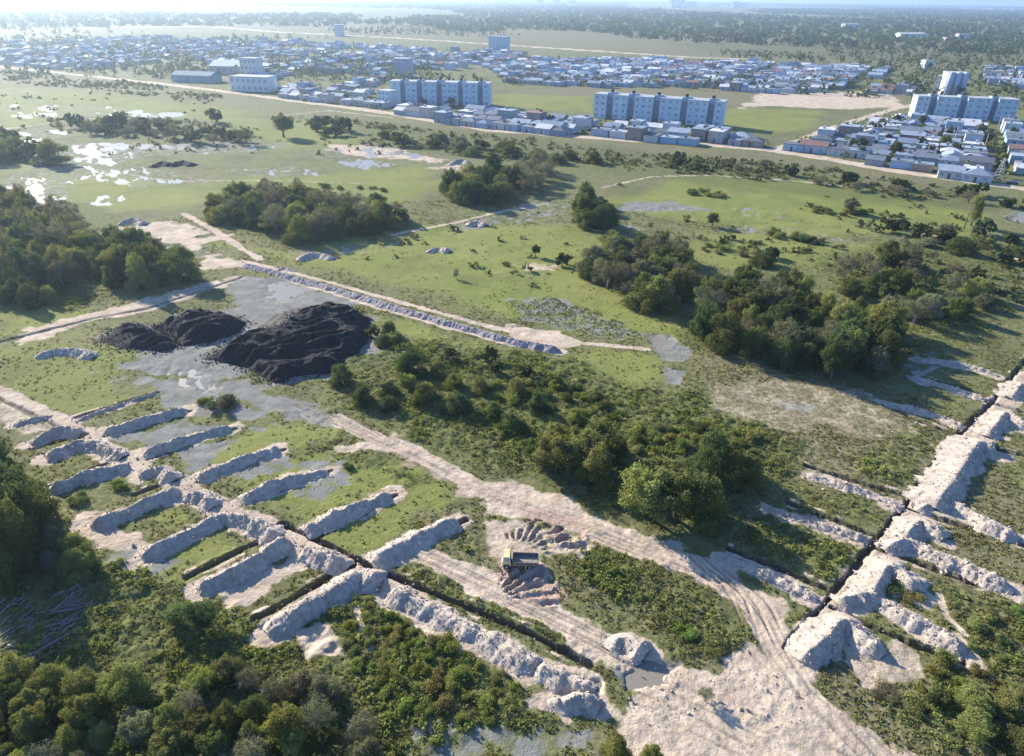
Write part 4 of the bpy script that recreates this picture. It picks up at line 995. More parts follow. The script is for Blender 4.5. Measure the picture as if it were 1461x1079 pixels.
bushes([(1095, 327), (1180, 341), (1178, 350), (1095, 336)], 1.5, 1.5, 2.6, ('dark', 'olive', 'deep'), 'dark hedge shrub along the wet ditch of the far meadow', 'hedge shrubs along the wet ditch', 65)
bushes([(984, 269), (1035, 274), (1034, 281), (984, 276)], 1.6, 2.0, 3.4, ('dark', 'olive'), 'low dark shrub in the short hedge at the top of the far meadow', 'shrubs of the short hedge', 66)
bushes([(1150, 296), (1240, 300), (1240, 308), (1150, 302)], 1.5, 1.8, 3.2, ('dark', 'olive'), 'low shrub in the dark row beside the lone grey tree', 'shrubs beside the lone grey tree', 67)
bushes([(990, 345), (1090, 352), (1085, 366), (995, 360)], 1.4, 1.6, 4.2, ('olive', 'brown', 'dark'), 'brownish shrub between the round thicket and the far wet ditch', 'shrubs beyond the round thicket', 68)
bushes([(455, 260), (560, 266), (555, 274), (455, 270)], 1.4, 2.0, 5.0, ('dark', 'olive'), 'dark shrub dotted over the far green field above the long thicket', 'shrubs above the long thicket', 69)
for x, y, h, R, c, lab in [
    (318, 578, 1.5, 2.6, 'deep', 'lone dark bush on the grey mud beyond the right hand heaps'),
    (292, 574, 0.9, 1.4, 'olive', 'small green bush touching the left side of the lone dark bush'),
    (170, 694, 1.1, 1.1, 'bright', 'round bright bush at the foot of a long low heap'),
    (112, 716, 1.1, 1.2, 'dark', 'dark bush on the sand below the round bright bush'),
    (1268, 838, 1.1, 1.4, 'dark', 'dark bush in the shade of the tall sand heap'),
    (1300, 850, 0.9, 1.3, 'olive', 'green bush right of the one under the tall sand heap'),
    (1338, 1000, 1.6, 1.0, 'deep', 'dark upright bush beside the dry round clearing'),
    (1310, 1015, 1.0, 1.0, 'dark', 'low dark bush left of the upright one by the clearing'),
    (462, 862, 0.9, 0.8, 'dark', 'dark bush at the shaded foot of the nearest long heap'),
    (1265, 990, 0.6, 1.3, 'brown', 'dry tan bush in the round clearing'),
    (980, 905, 0.8, 1.2, 'bright', 'bright bush on the island of grass between the tracks'),
    (1020, 925, 0.8, 1.2, 'olive', 'olive bush at the pointed end of the grass island'),
    (850, 800, 0.7, 1.2, 'olive', 'olive bush at the far end of the grass island'),
    (600, 760, 0.7, 0.9, 'olive', 'small bush beyond the tall pale heap near the truck'),
    (498, 668, 0.8, 0.8, 'deep', 'tiny dark bush on the pale mud right of the crested heaps'),
]:
    shrub(at(x, y)[:2], h, R, c, lab)

leafcol = lambda c, rng: tuple(COLS[c]) + (1.0,)
def far_cloud(specs, name, n_leaf, label=None):
    """a crowd of plants too small to count, as one object"""
    Vs, Fs, Ts, o = [], [], [], 0
    rg = np.random.default_rng(5)
    for (x, y, h, R, tone) in specs:
        lob = [(0, 0, h * .5, R * .75, h * .42)] + [(rg.normal() * R * .45, rg.normal() * R * .45, h * rg.uniform(.35, .7), R * .45, h * .28) for _ in range(3)]
        V, F, t = leaves(rg, lob, n_leaf, R * 0.34, 0.5, 0.1)
        V[:, 0] += x; V[:, 1] += y
        Vs.append(V); Fs.append(F + o); Ts.append(t * .6 + tone * .4); o += len(V)
    ob = link(name, leaf_mesh(name, np.vstack(Vs), np.vstack(Fs), np.concatenate(Ts)))
    kind(ob, 'stuff'); return ob

def plant_all():
    size = lambda q: q['R'] / math.hypot(math.hypot(*q['p'][:2]), CAM_H)
    def seen(q):
        v = np.array([q['p'][0], q['p'][1], q['h'] * .5]) - np.array([0, 0, CAM_H])
        z = v.dot(fw); m = 40 + q['R'] / z * FOC
        return z > 5 and abs(v.dot(rt) / z * FOC) < 730 + m and abs(v.dot(up) / z * FOC) < 540 + m
    qs = sorted(TREE_Q, key=lambda q: (not seen(q), -size(q)))
    print('trees', len(TREE_Q), 'in view', sum(map(seen, TREE_Q)), 'shrubs', len(SHRUB_Q))
    rg = np.random.default_rng(9)
    names = {'thicket': 'bushy_tree', 'round': 'broadleaf_tree', 'tall': 'columnar_tree', 'bare': 'leafless_tree'}
    rest = []
    cnt = {}
    for q in qs:
        near = math.hypot(*q['p'][:2])
        cnt[q['k']] = cnt.get(q['k'], 0) + 1
        if cnt[q['k']] > 298: rest.append(q); continue
        cm, tm = TREES[q['k']][rg.integers(len(TREES[q['k']]))]
        r = link(q['name'] or names[q['k']], None, None, (q['p'][0], q['p'][1], 0), rg.uniform(0, 6.28))
        sc_ = (q['R'] / 3.5 if q['k'] != 'tall' else q['R'] / 2.4,) * 2 + (q['h'] / 8,)
        sc_ = (sc_[0] * rg.uniform(.84, 1.18), sc_[1] * rg.uniform(.84, 1.18), sc_[2])
        c = link('crown', cm, r, sc=sc_); t = link('trunk', tm, r, sc=sc_)
        b = np.array(COLS[q['c']]) * rg.uniform(.95, 1.05, 3) * rg.uniform(.85, 1.12)
        c.color = (*b, 1)
        tag(r, q['label'], 'tree', q['group'])
    for q in sorted(SHRUB_Q, key=lambda q: -size(q)):
        o = link('shrub', SHRUBS[rg.integers(5)], None, (q['p'][0], q['p'][1], -0.05), rg.uniform(0, 6.28), (q['R'], q['R'], q['h'] / 1.15))
        o.color = (*(np.array(COLS[q['c']]) * rg.uniform(.88, 1.12, 3)), 1)
        tag(o, q['label'], 'shrub', q['group'])
    if rest:
        o = far_cloud([(q['p'][0], q['p'][1], q['h'], q['R'], rg.random()) for q in rest], 'distant_trees', 60); o.color = (.05, .065, .03, 1)
        o['label'] = 'mass of small far trees'; o['category'] = 'trees'
plant_all()

# ------------------------------------------------------------------ undergrowth too dense to count
def clump_cloud(name, x, y, R, h, tone, m, col, z0=0.0, leaf_k=1.0):
    rg = np.random.default_rng(len(x))
    n = len(x)
    d = rg.normal(size=(n, m, 3)); d[..., 2] = np.abs(d[..., 2]); d /= np.linalg.norm(d, axis=2)[..., None]
    rad = rg.uniform(0.55, 1.1, (n, m, 1))
    p = d * rad * np.stack([R, R, h], 1)[:, None, :]
    p[..., 0] += x[:, None]; p[..., 1] += y[:, None]; p[..., 2] += z0 if np.isscalar(z0) else z0[:, None]
    p = p.reshape(-1, 3); dd = d.reshape(-1, 3)
    nn = dd + rg.normal(size=dd.shape) * 0.7; nn /= np.linalg.norm(nn, axis=1)[:, None]
    a = np.cross(nn, rg.normal(size=dd.shape)); a /= np.linalg.norm(a, axis=1)[:, None] + 1e-9
    b = np.cross(nn, a)
    s = np.repeat(R, m)[:, None] * rg.uniform(0.28, 0.62, (n * m, 1)) * leaf_k; s2 = s * rg.uniform(0.5, 1, (n * m, 1))
    V = np.stack([p - a * s, p - b * s2, p + a * s, p + b * s2], 1).reshape(-1, 3)
    t = np.clip(np.repeat(tone, m) * 0.55 + rg.random(n * m) * 0.45, 0, 1)
    o = link(name, leaf_mesh(name, V, np.arange(4 * n * m).reshape(-1, 4), t))
    o.color = (*col, 1); kind(o, 'stuff')
    return o

def scatter(n, rmax, rmin=30, spread_=1.02, seed=3):
    """points over the ground in front of the camera, evenly over the ground"""
    rg = np.random.default_rng(seed)
    r = np.sqrt(rg.uniform(rmin ** 2, rmax ** 2, n)); th = rg.uniform(-spread_, spread_, n)
    return r * np.sin(th), r * np.cos(th), rg

def undergrowth():
    # low woody scrub
    x, y, rg = scatter(90000, 210, 32, 0.95, 3)
    f, z = ground_fields(x, y)
    k = (f['scrub'] * (0.55 + 0.7 * fbm(x, y, 7, 3, 61)) > rg.uniform(0.34, 1.1, len(x))) & (f['wet'] > -1) & (f['sand'] < .5)
    x, y, z = x[k], y[k], z[k]
    s = rg.uniform(.5, 1.25, len(x)) * (0.75 + 0.5 * vnoise(x / 9, y / 9, 5))
    print('scrub', len(x))
    o = clump_cloud('scrub', x, y, .50 * s, .62 * s, vnoise(x / 6, y / 6, 8), 22, (0.160, 0.182, 0.056), z - .08, 0.68)
    o['label'] = 'low green scrub covering the rough ground'; o['category'] = 'scrub'
    # tussocks of grass in the open
    rg = np.random.default_rng(4); n = 210000
    r = 34 + 215 * rg.random(n) ** 1.3; th = rg.uniform(-.95, .95, n); x, y = r * np.sin(th), r * np.cos(th)
    f, z = ground_fields(x, y)
    k = (np.maximum(f['sand'], f['mud']) < .35) & (f['wet'] > -.5) & (0.34 + .3 * f['dry'] + .3 * f['scrub'] + .5 * fbm(x, y, 5, 4, 62) > rg.random(len(x))) & (rg.random(n) < 1 - (.72 + .2 * sstep(110, 200, r)) * f['lush'])
    x, y, z = x[k], y[k], z[k]
    s = rg.uniform(.5, 1.2, len(x)) * (0.85 + np.hypot(x, y) / 500)
    print('tussocks', len(x))
    o = clump_cloud('grass_tussocks', x, y, .30 * s, .22 * s, vnoise(x / 3, y / 3, 9), 6, (0.205, 0.210, 0.085), z - .04)
    o['label'] = 'rough grass tussocks'; o['category'] = 'grass'
    # floating plants on the shallow pond
    P = atl([(722, 432), (790, 422), (850, 446), (925, 478), (880, 482), (800, 470), (735, 462)])
    rg = np.random.default_rng(8); q = rg.uniform(P.min(0), P.max(0), (2600, 2)); q = q[poly_sd(P, q[:, 0], q[:, 1]) + 2.0 * fbm(q[:, 0], q[:, 1], 5, 3, 3) < 0]
    s = rg.uniform(.6, 1.3, len(q))
    o = clump_cloud('water_plants', q[:, 0], q[:, 1], .24 * s, .2 * s, rg.random(len(q)), 7, (0.125, 0.150, 0.055), -.1)
    o['label'] = 'dotted water plants on the shallow pond'; o['category'] = 'water plants'
    # bushy belts farther out
    belts = [[(60, 170), (200, 165), (380, 185), (370, 206), (250, 202), (100, 190)], [(430, 165), (510, 172), (520, 195), (440, 195)],
             [(500, 172), (700, 195), (900, 218), (1110, 232), (1110, 252), (900, 238), (700, 228), (510, 205)],
             [(880, 228), (1100, 230), (1300, 258), (1475, 285), (1475, 305), (1350, 290), (1180, 272), (1000, 250), (880, 248)],
             [(1225, 262), (1350, 275), (1475, 285), (1475, 330), (1400, 320), (1300, 300)],
             [(1150, 300), (1250, 300), (1475, 345), (1475, 400), (1330, 352), (1230, 322)], [(0, 100), (200, 118), (330, 140), (300, 150), (100, 125), (0, 118)],
             [(1160, 375), (1250, 360), (1400, 375), (1475, 400), (1475, 440), (1400, 420), (1280, 440), (1180, 410)], [(990, 340), (1150, 345), (1200, 352), (1160, 360), (1000, 352)]]
    xs, ys = [], []
    rg = np.random.default_rng(12)
    thin = {len(belts): 1, len(belts) + 1: 1, len(belts) + 2: 1}
    belts += [[(0, 120), (200, 130), (420, 165), (640, 200), (640, 290), (420, 285), (200, 300), (0, 250)], [(640, 230), (900, 250), (1400, 300), (1300, 350), (1000, 350), (860, 330), (700, 300)], [(420, 330), (800, 315), (840, 400), (700, 440), (480, 385)]]
    for bi, b in enumerate(belts):
        P = atl(b); n = int(np.ptp(P[:, 0]) * np.ptp(P[:, 1]) / 9)
        q = rg.uniform(P.min(0), P.max(0), (min(n, 40000), 2))
        q = q[poly_sd(P, q[:, 0], q[:, 1]) + 4 * fbm(q[:, 0], q[:, 1], 20, 3, 3) < 0]
        q = q[0.42 + .5 * fbm(q[:, 0], q[:, 1], 26, 3, 13) > rg.random(len(q))]
        if bi in thin: q = q[(rg.random(len(q)) < .10) & (fbm(q[:, 0], q[:, 1], 60, 3, 14) > .1)]
        xs.append(q[:, 0]); ys.append(q[:, 1])
    x, y = np.concatenate(xs), np.concatenate(ys); s = rg.uniform(.5, 1.5, len(x)) * (0.7 + 0.6 * vnoise(x / 20, y / 20, 4))
    print('belt', len(x))
    o = clump_cloud('bush_belt', x, y, 1.15 * s, 1.25 * s, vnoise(x / 15, y / 15, 8), 11, (0.098, 0.105, 0.048), -.1)
    o['label'] = 'belts of low bushes between the meadows and the settlement'; o['category'] = 'bushes'
undergrowth()

# ------------------------------------------------------------------ far wood up to the horizon
def far_wood():
    rg = np.random.default_rng(31)
    X, Y, S = [], [], []
    r = 1150.0
    while r < 15000:
        w = 9 + r / 700
        n = int(1.55 * r / w)
        th = rg.uniform(-.78, .78, n); rr = r * rg.uniform(.985, 1.015, n)
        x, y = rr * np.sin(th), rr * np.cos(th)
        # the near edge of the wood runs aslant; clearings open in it
        edge = np.interp(th, [-.7, -.3, 0, .3, .65], [1900, 1750, 1500, 1350, 1180])
        k = (rr > edge + 120 * fbm(x, y, 400, 2, 3)) & (fbm(x, y / 2.0, 900, 3, 17) > -0.38)
        X.append(x[k]); Y.append(y[k]); S.append(np.full(k.sum(), w)); r *= 1.03
    x, y, w = map(np.concatenate, (X, Y, S))
    # scattered trees in the fields before it
    n = 6500
    th = rg.uniform(-.75, .75, n); rr = rg.uniform(620, 1800, n)
    k = fbm(rr * np.sin(th), rr * np.cos(th), 260, 2, 77) > 0.02
    x = np.concatenate([x, (rr * np.sin(th))[k]]); y = np.concatenate([y, (rr * np.cos(th))[k]]); w = np.concatenate([w, np.full(k.sum(), 5.5)])
    s = rg.uniform(.6, 1.25, len(x))
    print('far wood', len(x))
    o = clump_cloud('distant_wood', x, y, w * .55 * s, (6.0 + w * .22) * s, vnoise(x / 150, y / 150, 8), 12, (0.062, 0.082, 0.040))
    o['label'] = 'wide dark wood reaching to the horizon'; o['category'] = 'wood'
far_wood()

# ------------------------------------------------------------------ buildings
def tint_mat(name, rough=0.8, var=0.2, scale=0.6, stretch=(1, 1, 1)):
    """paint or roofing in the building's own colour, weathered"""
    m, nt = nodes(name)
    oi = N(nt, 'ShaderNodeObjectInfo'); g = N(nt, 'ShaderNodeTexCoord').outputs['Object']
    mp = N(nt, 'ShaderNodeMapping'); mp.inputs['Scale'].default_value = stretch; nt.links.new(g, mp.inputs[0])
    n1 = ramp(nt, noise(nt, mp.outputs[0], scale, 5, 0.65), 0.35, 0.7)
    c = mixc(nt, n1, mixc(nt, 1.0, oi.outputs['Color'], (1 - var, 1 - var * 1.05, 1 - var * 1.1), 'MULTIPLY'), oi.outputs['Color'])
    p = N(nt, 'ShaderNodeBsdfPrincipled', i_Roughness=rough); p.inputs['Specular IOR Level'].default_value = 0.25
    nt.links.new(c, p.inputs['Base Color'])
    o = N(nt, 'ShaderNodeOutputMaterial'); nt.links.new(p.outputs[0], o.inputs[0])
    return m
M_WALL = tint_mat('painted_wall', 0.85, 0.22, 0.5, (1, 1, 0.35)); M_ROOF = tint_mat('roofing', 0.9, 0.3, 0.7, (1, 0.25, 1))
M_GLASS = simple('dark_window', (0.26, 0.32, 0.40), 0.25, 0.3, 2.0, spec=0.5)
M_DOOR = simple('door', (0.10, 0.07, 0.05), 0.6, 0.3, 2.0)
M_METAL = simple('grey_metal', (0.30, 0.31, 0.33), 0.45, 0.25, 1.0)
M_DARKMETAL = simple('dark_metal', (0.05, 0.05, 0.055), 0.5, 0.3, 3.0)
M_WOODPOLE = simple('pole_wood', (0.17, 0.14, 0.11), 0.9, 0.3, 4.0)
M_CONC = simple('concrete', (0.42, 0.41, 0.39), 0.9, 0.2, 1.5)
M_YELLOW = simple('worn_yellow_paint', (0.62, 0.54, 0.26), 0.6, 0.3, 3.0)
M_RUBBER = simple('rubber', (0.025, 0.025, 0.026), 0.85, 0.3, 5.0)

WALLS = [(.44, .49, .56), (.33, .42, .54), (.42, .41, .39), (.29, .32, .36), (.30, .24, .21), (.30, .44, .58), (.52, .53, .53)]
ROOFS = [(.30, .36, .43), (.55, .57, .60), (.17, .20, .24), (.20, .26, .33), (.24, .15, .13), (.12, .14, .17)]

def house_meshes():
    out = []
    def v(w, d, h, roof):
        wall = MB().box(-w / 2, w / 2, -d / 2, d / 2, 0, h); rf = MB()
        if roof == 'flat':
            rf.box(-w / 2 - .15, w / 2 + .15, -d / 2 - .15, d / 2 + .15, h, h + .22)
            rf.box(w * .12, w * .12 + 1.2, d * .1, d * .1 + 1.2, h + .22, h + 1.5)
        elif roof == 'gable':
            o = .35; H = h + d * .2
            V = [(-w/2-o, -d/2-o, h - .08), (w/2+o, -d/2-o, h - .08), (w/2+o, 0, H), (-w/2-o, 0, H), (-w/2-o, d/2+o, h - .08), (w/2+o, d/2+o, h - .08)]
            V += [(a, b, c + .14) for a, b, c in V]
            rf.add(V, [(6, 7, 8, 9), (9, 8, 11, 10), (0, 3, 2, 1), (3, 4, 5, 2), (0, 1, 7, 6), (5, 4, 10, 11), (1, 2, 8, 7), (2, 5, 11, 8), (3, 0, 6, 9), (4, 3, 9, 10)])
            wall.add([(-w/2, -d/2, h), (-w/2, d/2, h), (-w/2, 0, H - .1), (w/2, -d/2, h), (w/2, d/2, h), (w/2, 0, H - .1)], [(0, 2, 1), (3, 4, 5)])
        else:
            o = .4; H = h + 1.7; q = max(w / 2 - d / 2, .5)
            V = [(-w/2-o, -d/2-o, h), (w/2+o, -d/2-o, h), (w/2+o, d/2+o, h), (-w/2-o, d/2+o, h), (-q, 0, H), (q, 0, H)]
            rf.add(V, [(0, 1, 5, 4), (2, 3, 4, 5), (3, 2, 1, 0)]); rf.add([V[1], V[2], V[5], V[3], V[0], V[4]], [(0, 1, 2), (3, 4, 5)])
        door = MB().box(-w * .05 - .45, -w * .05 + .45, -d / 2 - .04, -d / 2 + .02, 0, 2.1)
        wins = []
        for z in ([1.0] if h < 4.5 else [1.0, 3.9]):
            for px in (-.33, .28): wins.append(MB().box(w * px - .65, w * px + .65, -d / 2 - .04, -d / 2 + .02, z, z + 1.15))
            wins.append(MB().box(-w / 2 - .04, -w / 2 + .02, -.6, .6, z, z + 1.15))
        return (wall.mesh('house_wall', (M_WALL,)), rf.mesh('house_roof', (M_ROOF,)), door.mesh('house_door', (M_DOOR,)), [q.mesh('house_window', (M_GLASS,)) for q in wins], wall, rf)
    return [v(9, 7.5, 3.1, 'flat'), v(8.5, 8, 2.9, 'gable'), v(8, 9, 6.0, 'flat'), v(10, 8, 2.9, 'hip'), v(12, 8, 3.3, 'gable'), v(7, 9, 3.0, 'flat')]
HOUSES = house_meshes()
ZONES = [  # outline, share of plots built on, what the houses there look like, group
    ([(1118, 210), (1170, 190), (1240, 168), (1300, 168), (1480, 182), (1480, 266), (1300, 241), (1135, 214)], .95, 'in the right hand settlement behind the meadow', 'houses of the right hand settlement'),
    ([(560, 149), (700, 158), (842, 172), (1040, 188), (1100, 202), (1092, 211), (1000, 203), (850, 193), (700, 182), (560, 158)], .95, 'in the front row below the pale apartment blocks', 'houses of the front row'),
    ([(400, 128), (480, 133), (555, 145), (555, 155), (480, 148), (400, 138)], .85, 'left of the first apartment block along the dirt road', 'houses left of the first apartment block'),
    ([(690, 92), (760, 84), (900, 84), (1060, 88), (1180, 93), (1275, 96), (1240, 116), (1180, 128), (1080, 131), (1000, 121), (850, 122), (720, 116)], .92, 'in the dense rows beyond the apartment blocks', 'houses of the dense far rows'),
    ([(1230, 122), (1310, 120), (1335, 126), (1300, 134), (1230, 132)], .9, 'beside the sandy field beyond the right hand block', 'houses beside the sandy field'),
    ([(1400, 98), (1480, 100), (1480, 125), (1400, 118)], .9, 'at the far right edge beyond the round fronted tower', 'houses at the far right edge'),
    ([(0, 62), (180, 52), (420, 58), (560, 66), (660, 72), (690, 92), (560, 105), (555, 138), (400, 128), (385, 124), (330, 106), (250, 112), (120, 101), (0, 90)], .40, 'scattered over the hazy far left of the settlement', 'houses of the hazy left settlement'),
    ([(690, 70), (760, 78), (700, 90), (640, 84)], .6, 'near the far pale highway', 'houses near the far highway'),
]
BLOCKS = [((558, 148), (698, 152)), ((846, 168), (1028, 182)), ((1302, 168), (1446, 172))]

def build_houses():
    o0 = at(1100, 214)[:2]; o1 = at(400, 141)[:2]
    u = o0 - o1; u /= np.linalg.norm(u); v = np.array([-u[1], u[0]])
    v = v if v[1] > 0 else -v
    rg = np.random.default_rng(77)
    blocks = []
    for a, b in BLOCKS:
        A, B = at(*a)[:2], at(*b)[:2]; w = (B - A) / np.linalg.norm(B - A); n = np.array([-w[1], w[0]])
        blocks.append(np.array([A - w * 8 - n * 6, B + w * 8 - n * 6, B + w * 8 + n * 20, A - w * 8 + n * 20]))
    sites = []
    for zi, (pts, dens, where, grp) in enumerate(ZONES):
        P = atl(pts, 2.0)
        uv = np.stack([(P - o0) @ u, (P - o0) @ v], 1)
        lo, hi = uv.min(0), uv.max(0)
        vv = math.floor(lo[1] / 26) * 26 + 6.0
        rows = []
        while vv < hi[1]: rows += [(vv, 1), (vv + 10.5, -1)]; vv += 26
        for rv, side in rows:
            for iu in range(math.floor(lo[0] / 9.6), math.ceil(hi[0] / 9.6)):
                if iu % 10 == 0: continue
                p = o0 + u * (iu * 9.6 + rg.uniform(-.8, .8)) + v * (rv + rg.uniform(-1, 1))
                if rg.random() > dens: continue
                if poly_sd(P, p[:1], p[1:])[0] > -2: continue
                if any(poly_sd(b, p[:1], p[1:])[0] < 0 for b in blocks): continue
                if zi == 6 and fbm(p[:1], p[1:], 180, 2, 5)[0] < -.7: continue
                sites.append((p, side, zi))
    sites.sort(key=lambda s: np.hypot(*s[0]))
    print('houses', len(sites))
    rz0 = math.atan2(u[1], u[0])
    far = []
    kinds = ['flat roofed single storey house', 'low metal roofed house', 'two storey boxy house', 'low hip roofed house', 'wide pitched roof house', 'narrow flat roofed house']
    for i, (p, side, zi) in enumerate(sites):
        k = rg.choice(6, p=[.24, .24, .14, .12, .14, .12]); rz = rz0 + (0 if side == 1 else math.pi) + (math.pi / 2 if rg.random() < .15 else 0)
        sc_ = rg.uniform(.88, 1.08); col = WALLS[rg.integers(len(WALLS))]; rc = ROOFS[rg.choice(6, p=[.26, .15, .18, .2, .08, .13])]
        if i >= 298: far.append((p, rz, k, sc_, col, rc)); continue
        wall, rf, door, wins, _, _ = HOUSES[k]
        r = link('house', None, None, (p[0], p[1], -.02), rz, (sc_,) * 3)
        a = link('wall', wall, r); a.color = (*col, 1)
        b = link('roof', rf, r); b.color = (*rc, 1)
        link('door', door, r)
        for wm in wins if i < 190 else wins[:2]: link('window', wm, r)
        tag(r, kinds[k].replace('single storey ', '') + ' ' + ZONES[zi][2].replace('pitched metal', 'metal'), 'house', ZONES[zi][3] + ', ' + kinds[k])
    # the rest run together in the haze
    for nm, part, mat, cols in (('distant_houses', 4, M_WALL, 4), ('distant_roofs', 5, M_ROOF, 5)):
        pass
    mats = []
    for j, c in enumerate(WALLS[:5]): mats.append(simple('far_wall', c, .9, .2, .4, spec=.1))
    for j, c in enumerate(ROOFS): mats.append(simple('far_roof', c, .95, .2, .4, spec=.05))
    Vs, F4, F3, m4, m3, o = [], [], [], [], [], 0
    for (p, rz, k, s, col, rc) in far:
        ca, sa = math.cos(rz) * s, math.sin(rz) * s
        for part, mi in ((HOUSES[k][4], WALLS.index(col) % 5), (HOUSES[k][5], 5 + ROOFS.index(rc))):
            V = np.array(part.V); Vs.append(np.stack([V[:, 0] * ca - V[:, 1] * sa + p[0], V[:, 0] * sa + V[:, 1] * ca + p[1], V[:, 2] * s], 1))
            if part.F4: F4.append(np.array(part.F4) + o); m4 += [mi] * len(part.F4)
            if part.F3: F3.append(np.array(part.F3) + o); m3 += [mi] * len(part.F3)
            o += len(V)
    if far:
        ob = link('distant_houses', new_mesh('distant_houses', np.vstack(Vs), [np.vstack(F4), np.vstack(F3)], mats, False, m4 + m3))
        kind(ob, 'stuff'); ob['label'] = 'crowded far houses too small to tell apart'; ob['category'] = 'houses'
build_houses()

WIN = MB().box(-.62, .62, -.05, .03, 0, 1.3).mesh('window_pane', (M_GLASS,))
WINB = MB().box(-1.1, 1.1, -.05, .03, 0, 1.4).mesh('window_wide', (M_GLASS,))
def local_frame(a, b):
    A, B = at(*a), at(*b); L = np.linalg.norm(B - A); return A, math.atan2(B[1] - A[1], B[0] - A[0]), L

def apartment(a, b, label, H=13.0, D=11.0, bays=(.10, .155, .27, .325, .47, .525, .685, .735, .885, .935), col=(.54, .63, .72)):
    """long four storey block: flats with stair towers set back between them"""
    A, rz, L = local_frame(a, b)
    r = link('apartment_block', None, None, (A[0], A[1], -.03), rz)
    e = [0.0] + [q for q in bays if q < .97] + [1.0]
    wall = MB(); roof = MB()
    segs = [(e[i] * L, e[i + 1] * L) for i in range(0, len(e) - 1, 2)]
    gaps = [(e[i] * L, e[i + 1] * L) for i in range(1, len(e) - 1, 2)]
    for x0, x1 in segs:
        wall.box(x0, x1, 0, D, 0, H)
        roof.box(x0 - .12, x1 + .12, -.25, D + .25, H, H + .35)
        for z in range(1, 4): wall.box(x0 + .02, x1 - .02, -.09, .01, z * H / 4 - .12, z * H / 4 + .12)
    o = link('wall', wall.mesh('block_wall', (M_WALL,)), r); o.color = (*col, 1)
    o = link('roof', roof.mesh('block_roof', (M_ROOF,)), r); o.color = (.36, .40, .44, 1)
    for x0, x1 in gaps:
        t = MB().box(x0 + .003, x1 - .003, 3.2, D - 2.2, 0, H + 1.2)
        o = link('stair_tower', t.mesh('stair_tower', (M_WALL,)), r); o.color = (.30, .39, .49, 1)
        for z in range(4):
            link('landing', MB().box(x0 + .003, x1 - .003, 1.6, 3.197, z * H / 4 + 1.9, z * H / 4 + 2.1).mesh('landing', (M_CONC,)), r)
        m = (x0 + x1) / 2
        link('water_tank', MB().tube([(m, 5, H + 1.2), (m, 5, H + 2.6), (m, 5, H + 2.9)], [1.1, 1.1, .5], 10).mesh('water_tank', (M_DARKMETAL,)), r)
    for x0, x1 in segs:
        n = max(1, int((x1 - x0) / 3.6))
        for z in range(4):
            for i in range(n):
                link('window', WIN if (i + z) % 3 else WINB, r, (x0 + (i + .5) * (x1 - x0) / n, -.003, z * H / 4 + 1.1))
    tag(r, label, 'apartment building')
apartment(*BLOCKS[0], 'pale blue four storey apartment block, left one of three, with dark tanks on its roof', H=14)
apartment(*BLOCKS[1], 'pale blue four storey apartment block in the middle with one sunlit end wall', H=13.5)
apartment((1302, 168), (1446, 174), 'pale grey apartment block at the right, dotted with small square windows', H=12.5, col=(.54, .61, .68), bays=(.13, .2, .43, .5, .74, .80))

def tower(a, b, h, dep, label, col, storeys=6, nw=4, name='tall_building', ribs=0, rcol=(.4, .42, .45), roof='flat', win=True):
    A, rz, L = local_frame(a, b)
    r = link(name, None, None, (A[0], A[1], -.03), rz)
    o = link('wall', MB().box(0, L, 0, dep, 0, h).mesh('tower_wall', (M_WALL,)), r); o.color = (*col, 1)
    if roof == 'flat': m = MB().box(-.2, L + .2, -.2, dep + .2, h, h + .5)
    else:
        m = MB(); q = h + dep * .16
        m.add([(-.4, -.4, h), (L + .4, -.4, h), (L + .4, dep / 2, q), (-.4, dep / 2, q), (-.4, dep + .4, h), (L + .4, dep + .4, h)], [(0, 1, 2, 3), (3, 2, 5, 4), (0, 3, 4), (1, 5, 2), (0, 4, 5, 1)])
    o = link('roof', m.mesh('tower_roof', (M_ROOF,)), r); o.color = (*rcol, 1)
    for i in range(ribs):
        x = (i + .5) * L / ribs
        o = link('bay', MB().tube([(x, -.2, 0), (x, -.2, h * 1.02), (x, -.2, h * 1.05)], [L / ribs * .42, L / ribs * .42, L / ribs * .3], 12).mesh('bay', (M_WALL,), True), r); o.color = (.42, .47, .62, 1)
    if win:
        ww = L / nw * .25; zz = h / storeys
        wm = MB().box(-ww, ww, -.06, .03, 0, zz * .45).mesh('tower_window', (M_GLASS,))
        if not ribs:
            for z in range(storeys):
                for i in range(nw): link('window', wm, r, ((i + .5) * L / nw, -.003, z * zz + zz * .3))
    tag(r, label, 'building')
tower((1344, 137), (1374, 138), 16.5, 12, 'blue round fronted tower standing behind the right hand apartment block', (.55, .54, .52), ribs=3)
tower((1330, 134), (1343, 135), 13, 10, 'plain grey sided building left of the round fronted tower', (.50, .48, .46), 4, 3)
tower((345, 110), (368, 111), 15, 10, 'white building with tall dark windows in the hazy left settlement', (.62, .58, .55), 3, 4)
tower((330, 130), (384, 132), 10, 14, 'broad white building at the road in the left settlement', (.60, .63, .64), 2, 7)
tower((300, 106), (344, 107), 7, 26, 'long pale blue warehouse roof beside the tall windowed building', (.48, .44, .42), 1, 5, 'warehouse', rcol=(.50, .58, .66), roof='gable')
tower((246, 117), (302, 119), 5.5, 16, 'dark teal warehouse with pale doors along the dirt road', (.22, .32, .36), 1, 5, 'warehouse', rcol=(.2, .26, .3), roof='gable')
tower((563, 110), (583, 111), 15, 10, 'greyish tower rising just behind the left apartment block', (.42, .42, .50), 6, 4)
tower((697, 72), (722, 73), 17, 14, 'pale blue tower by the far highway', (.42, .52, .60), 6, 5)
tower((478, 52), (492, 52), 18, 14, 'faint pale tower in the far haze left of centre', (.55, .56, .58), 5, 4)
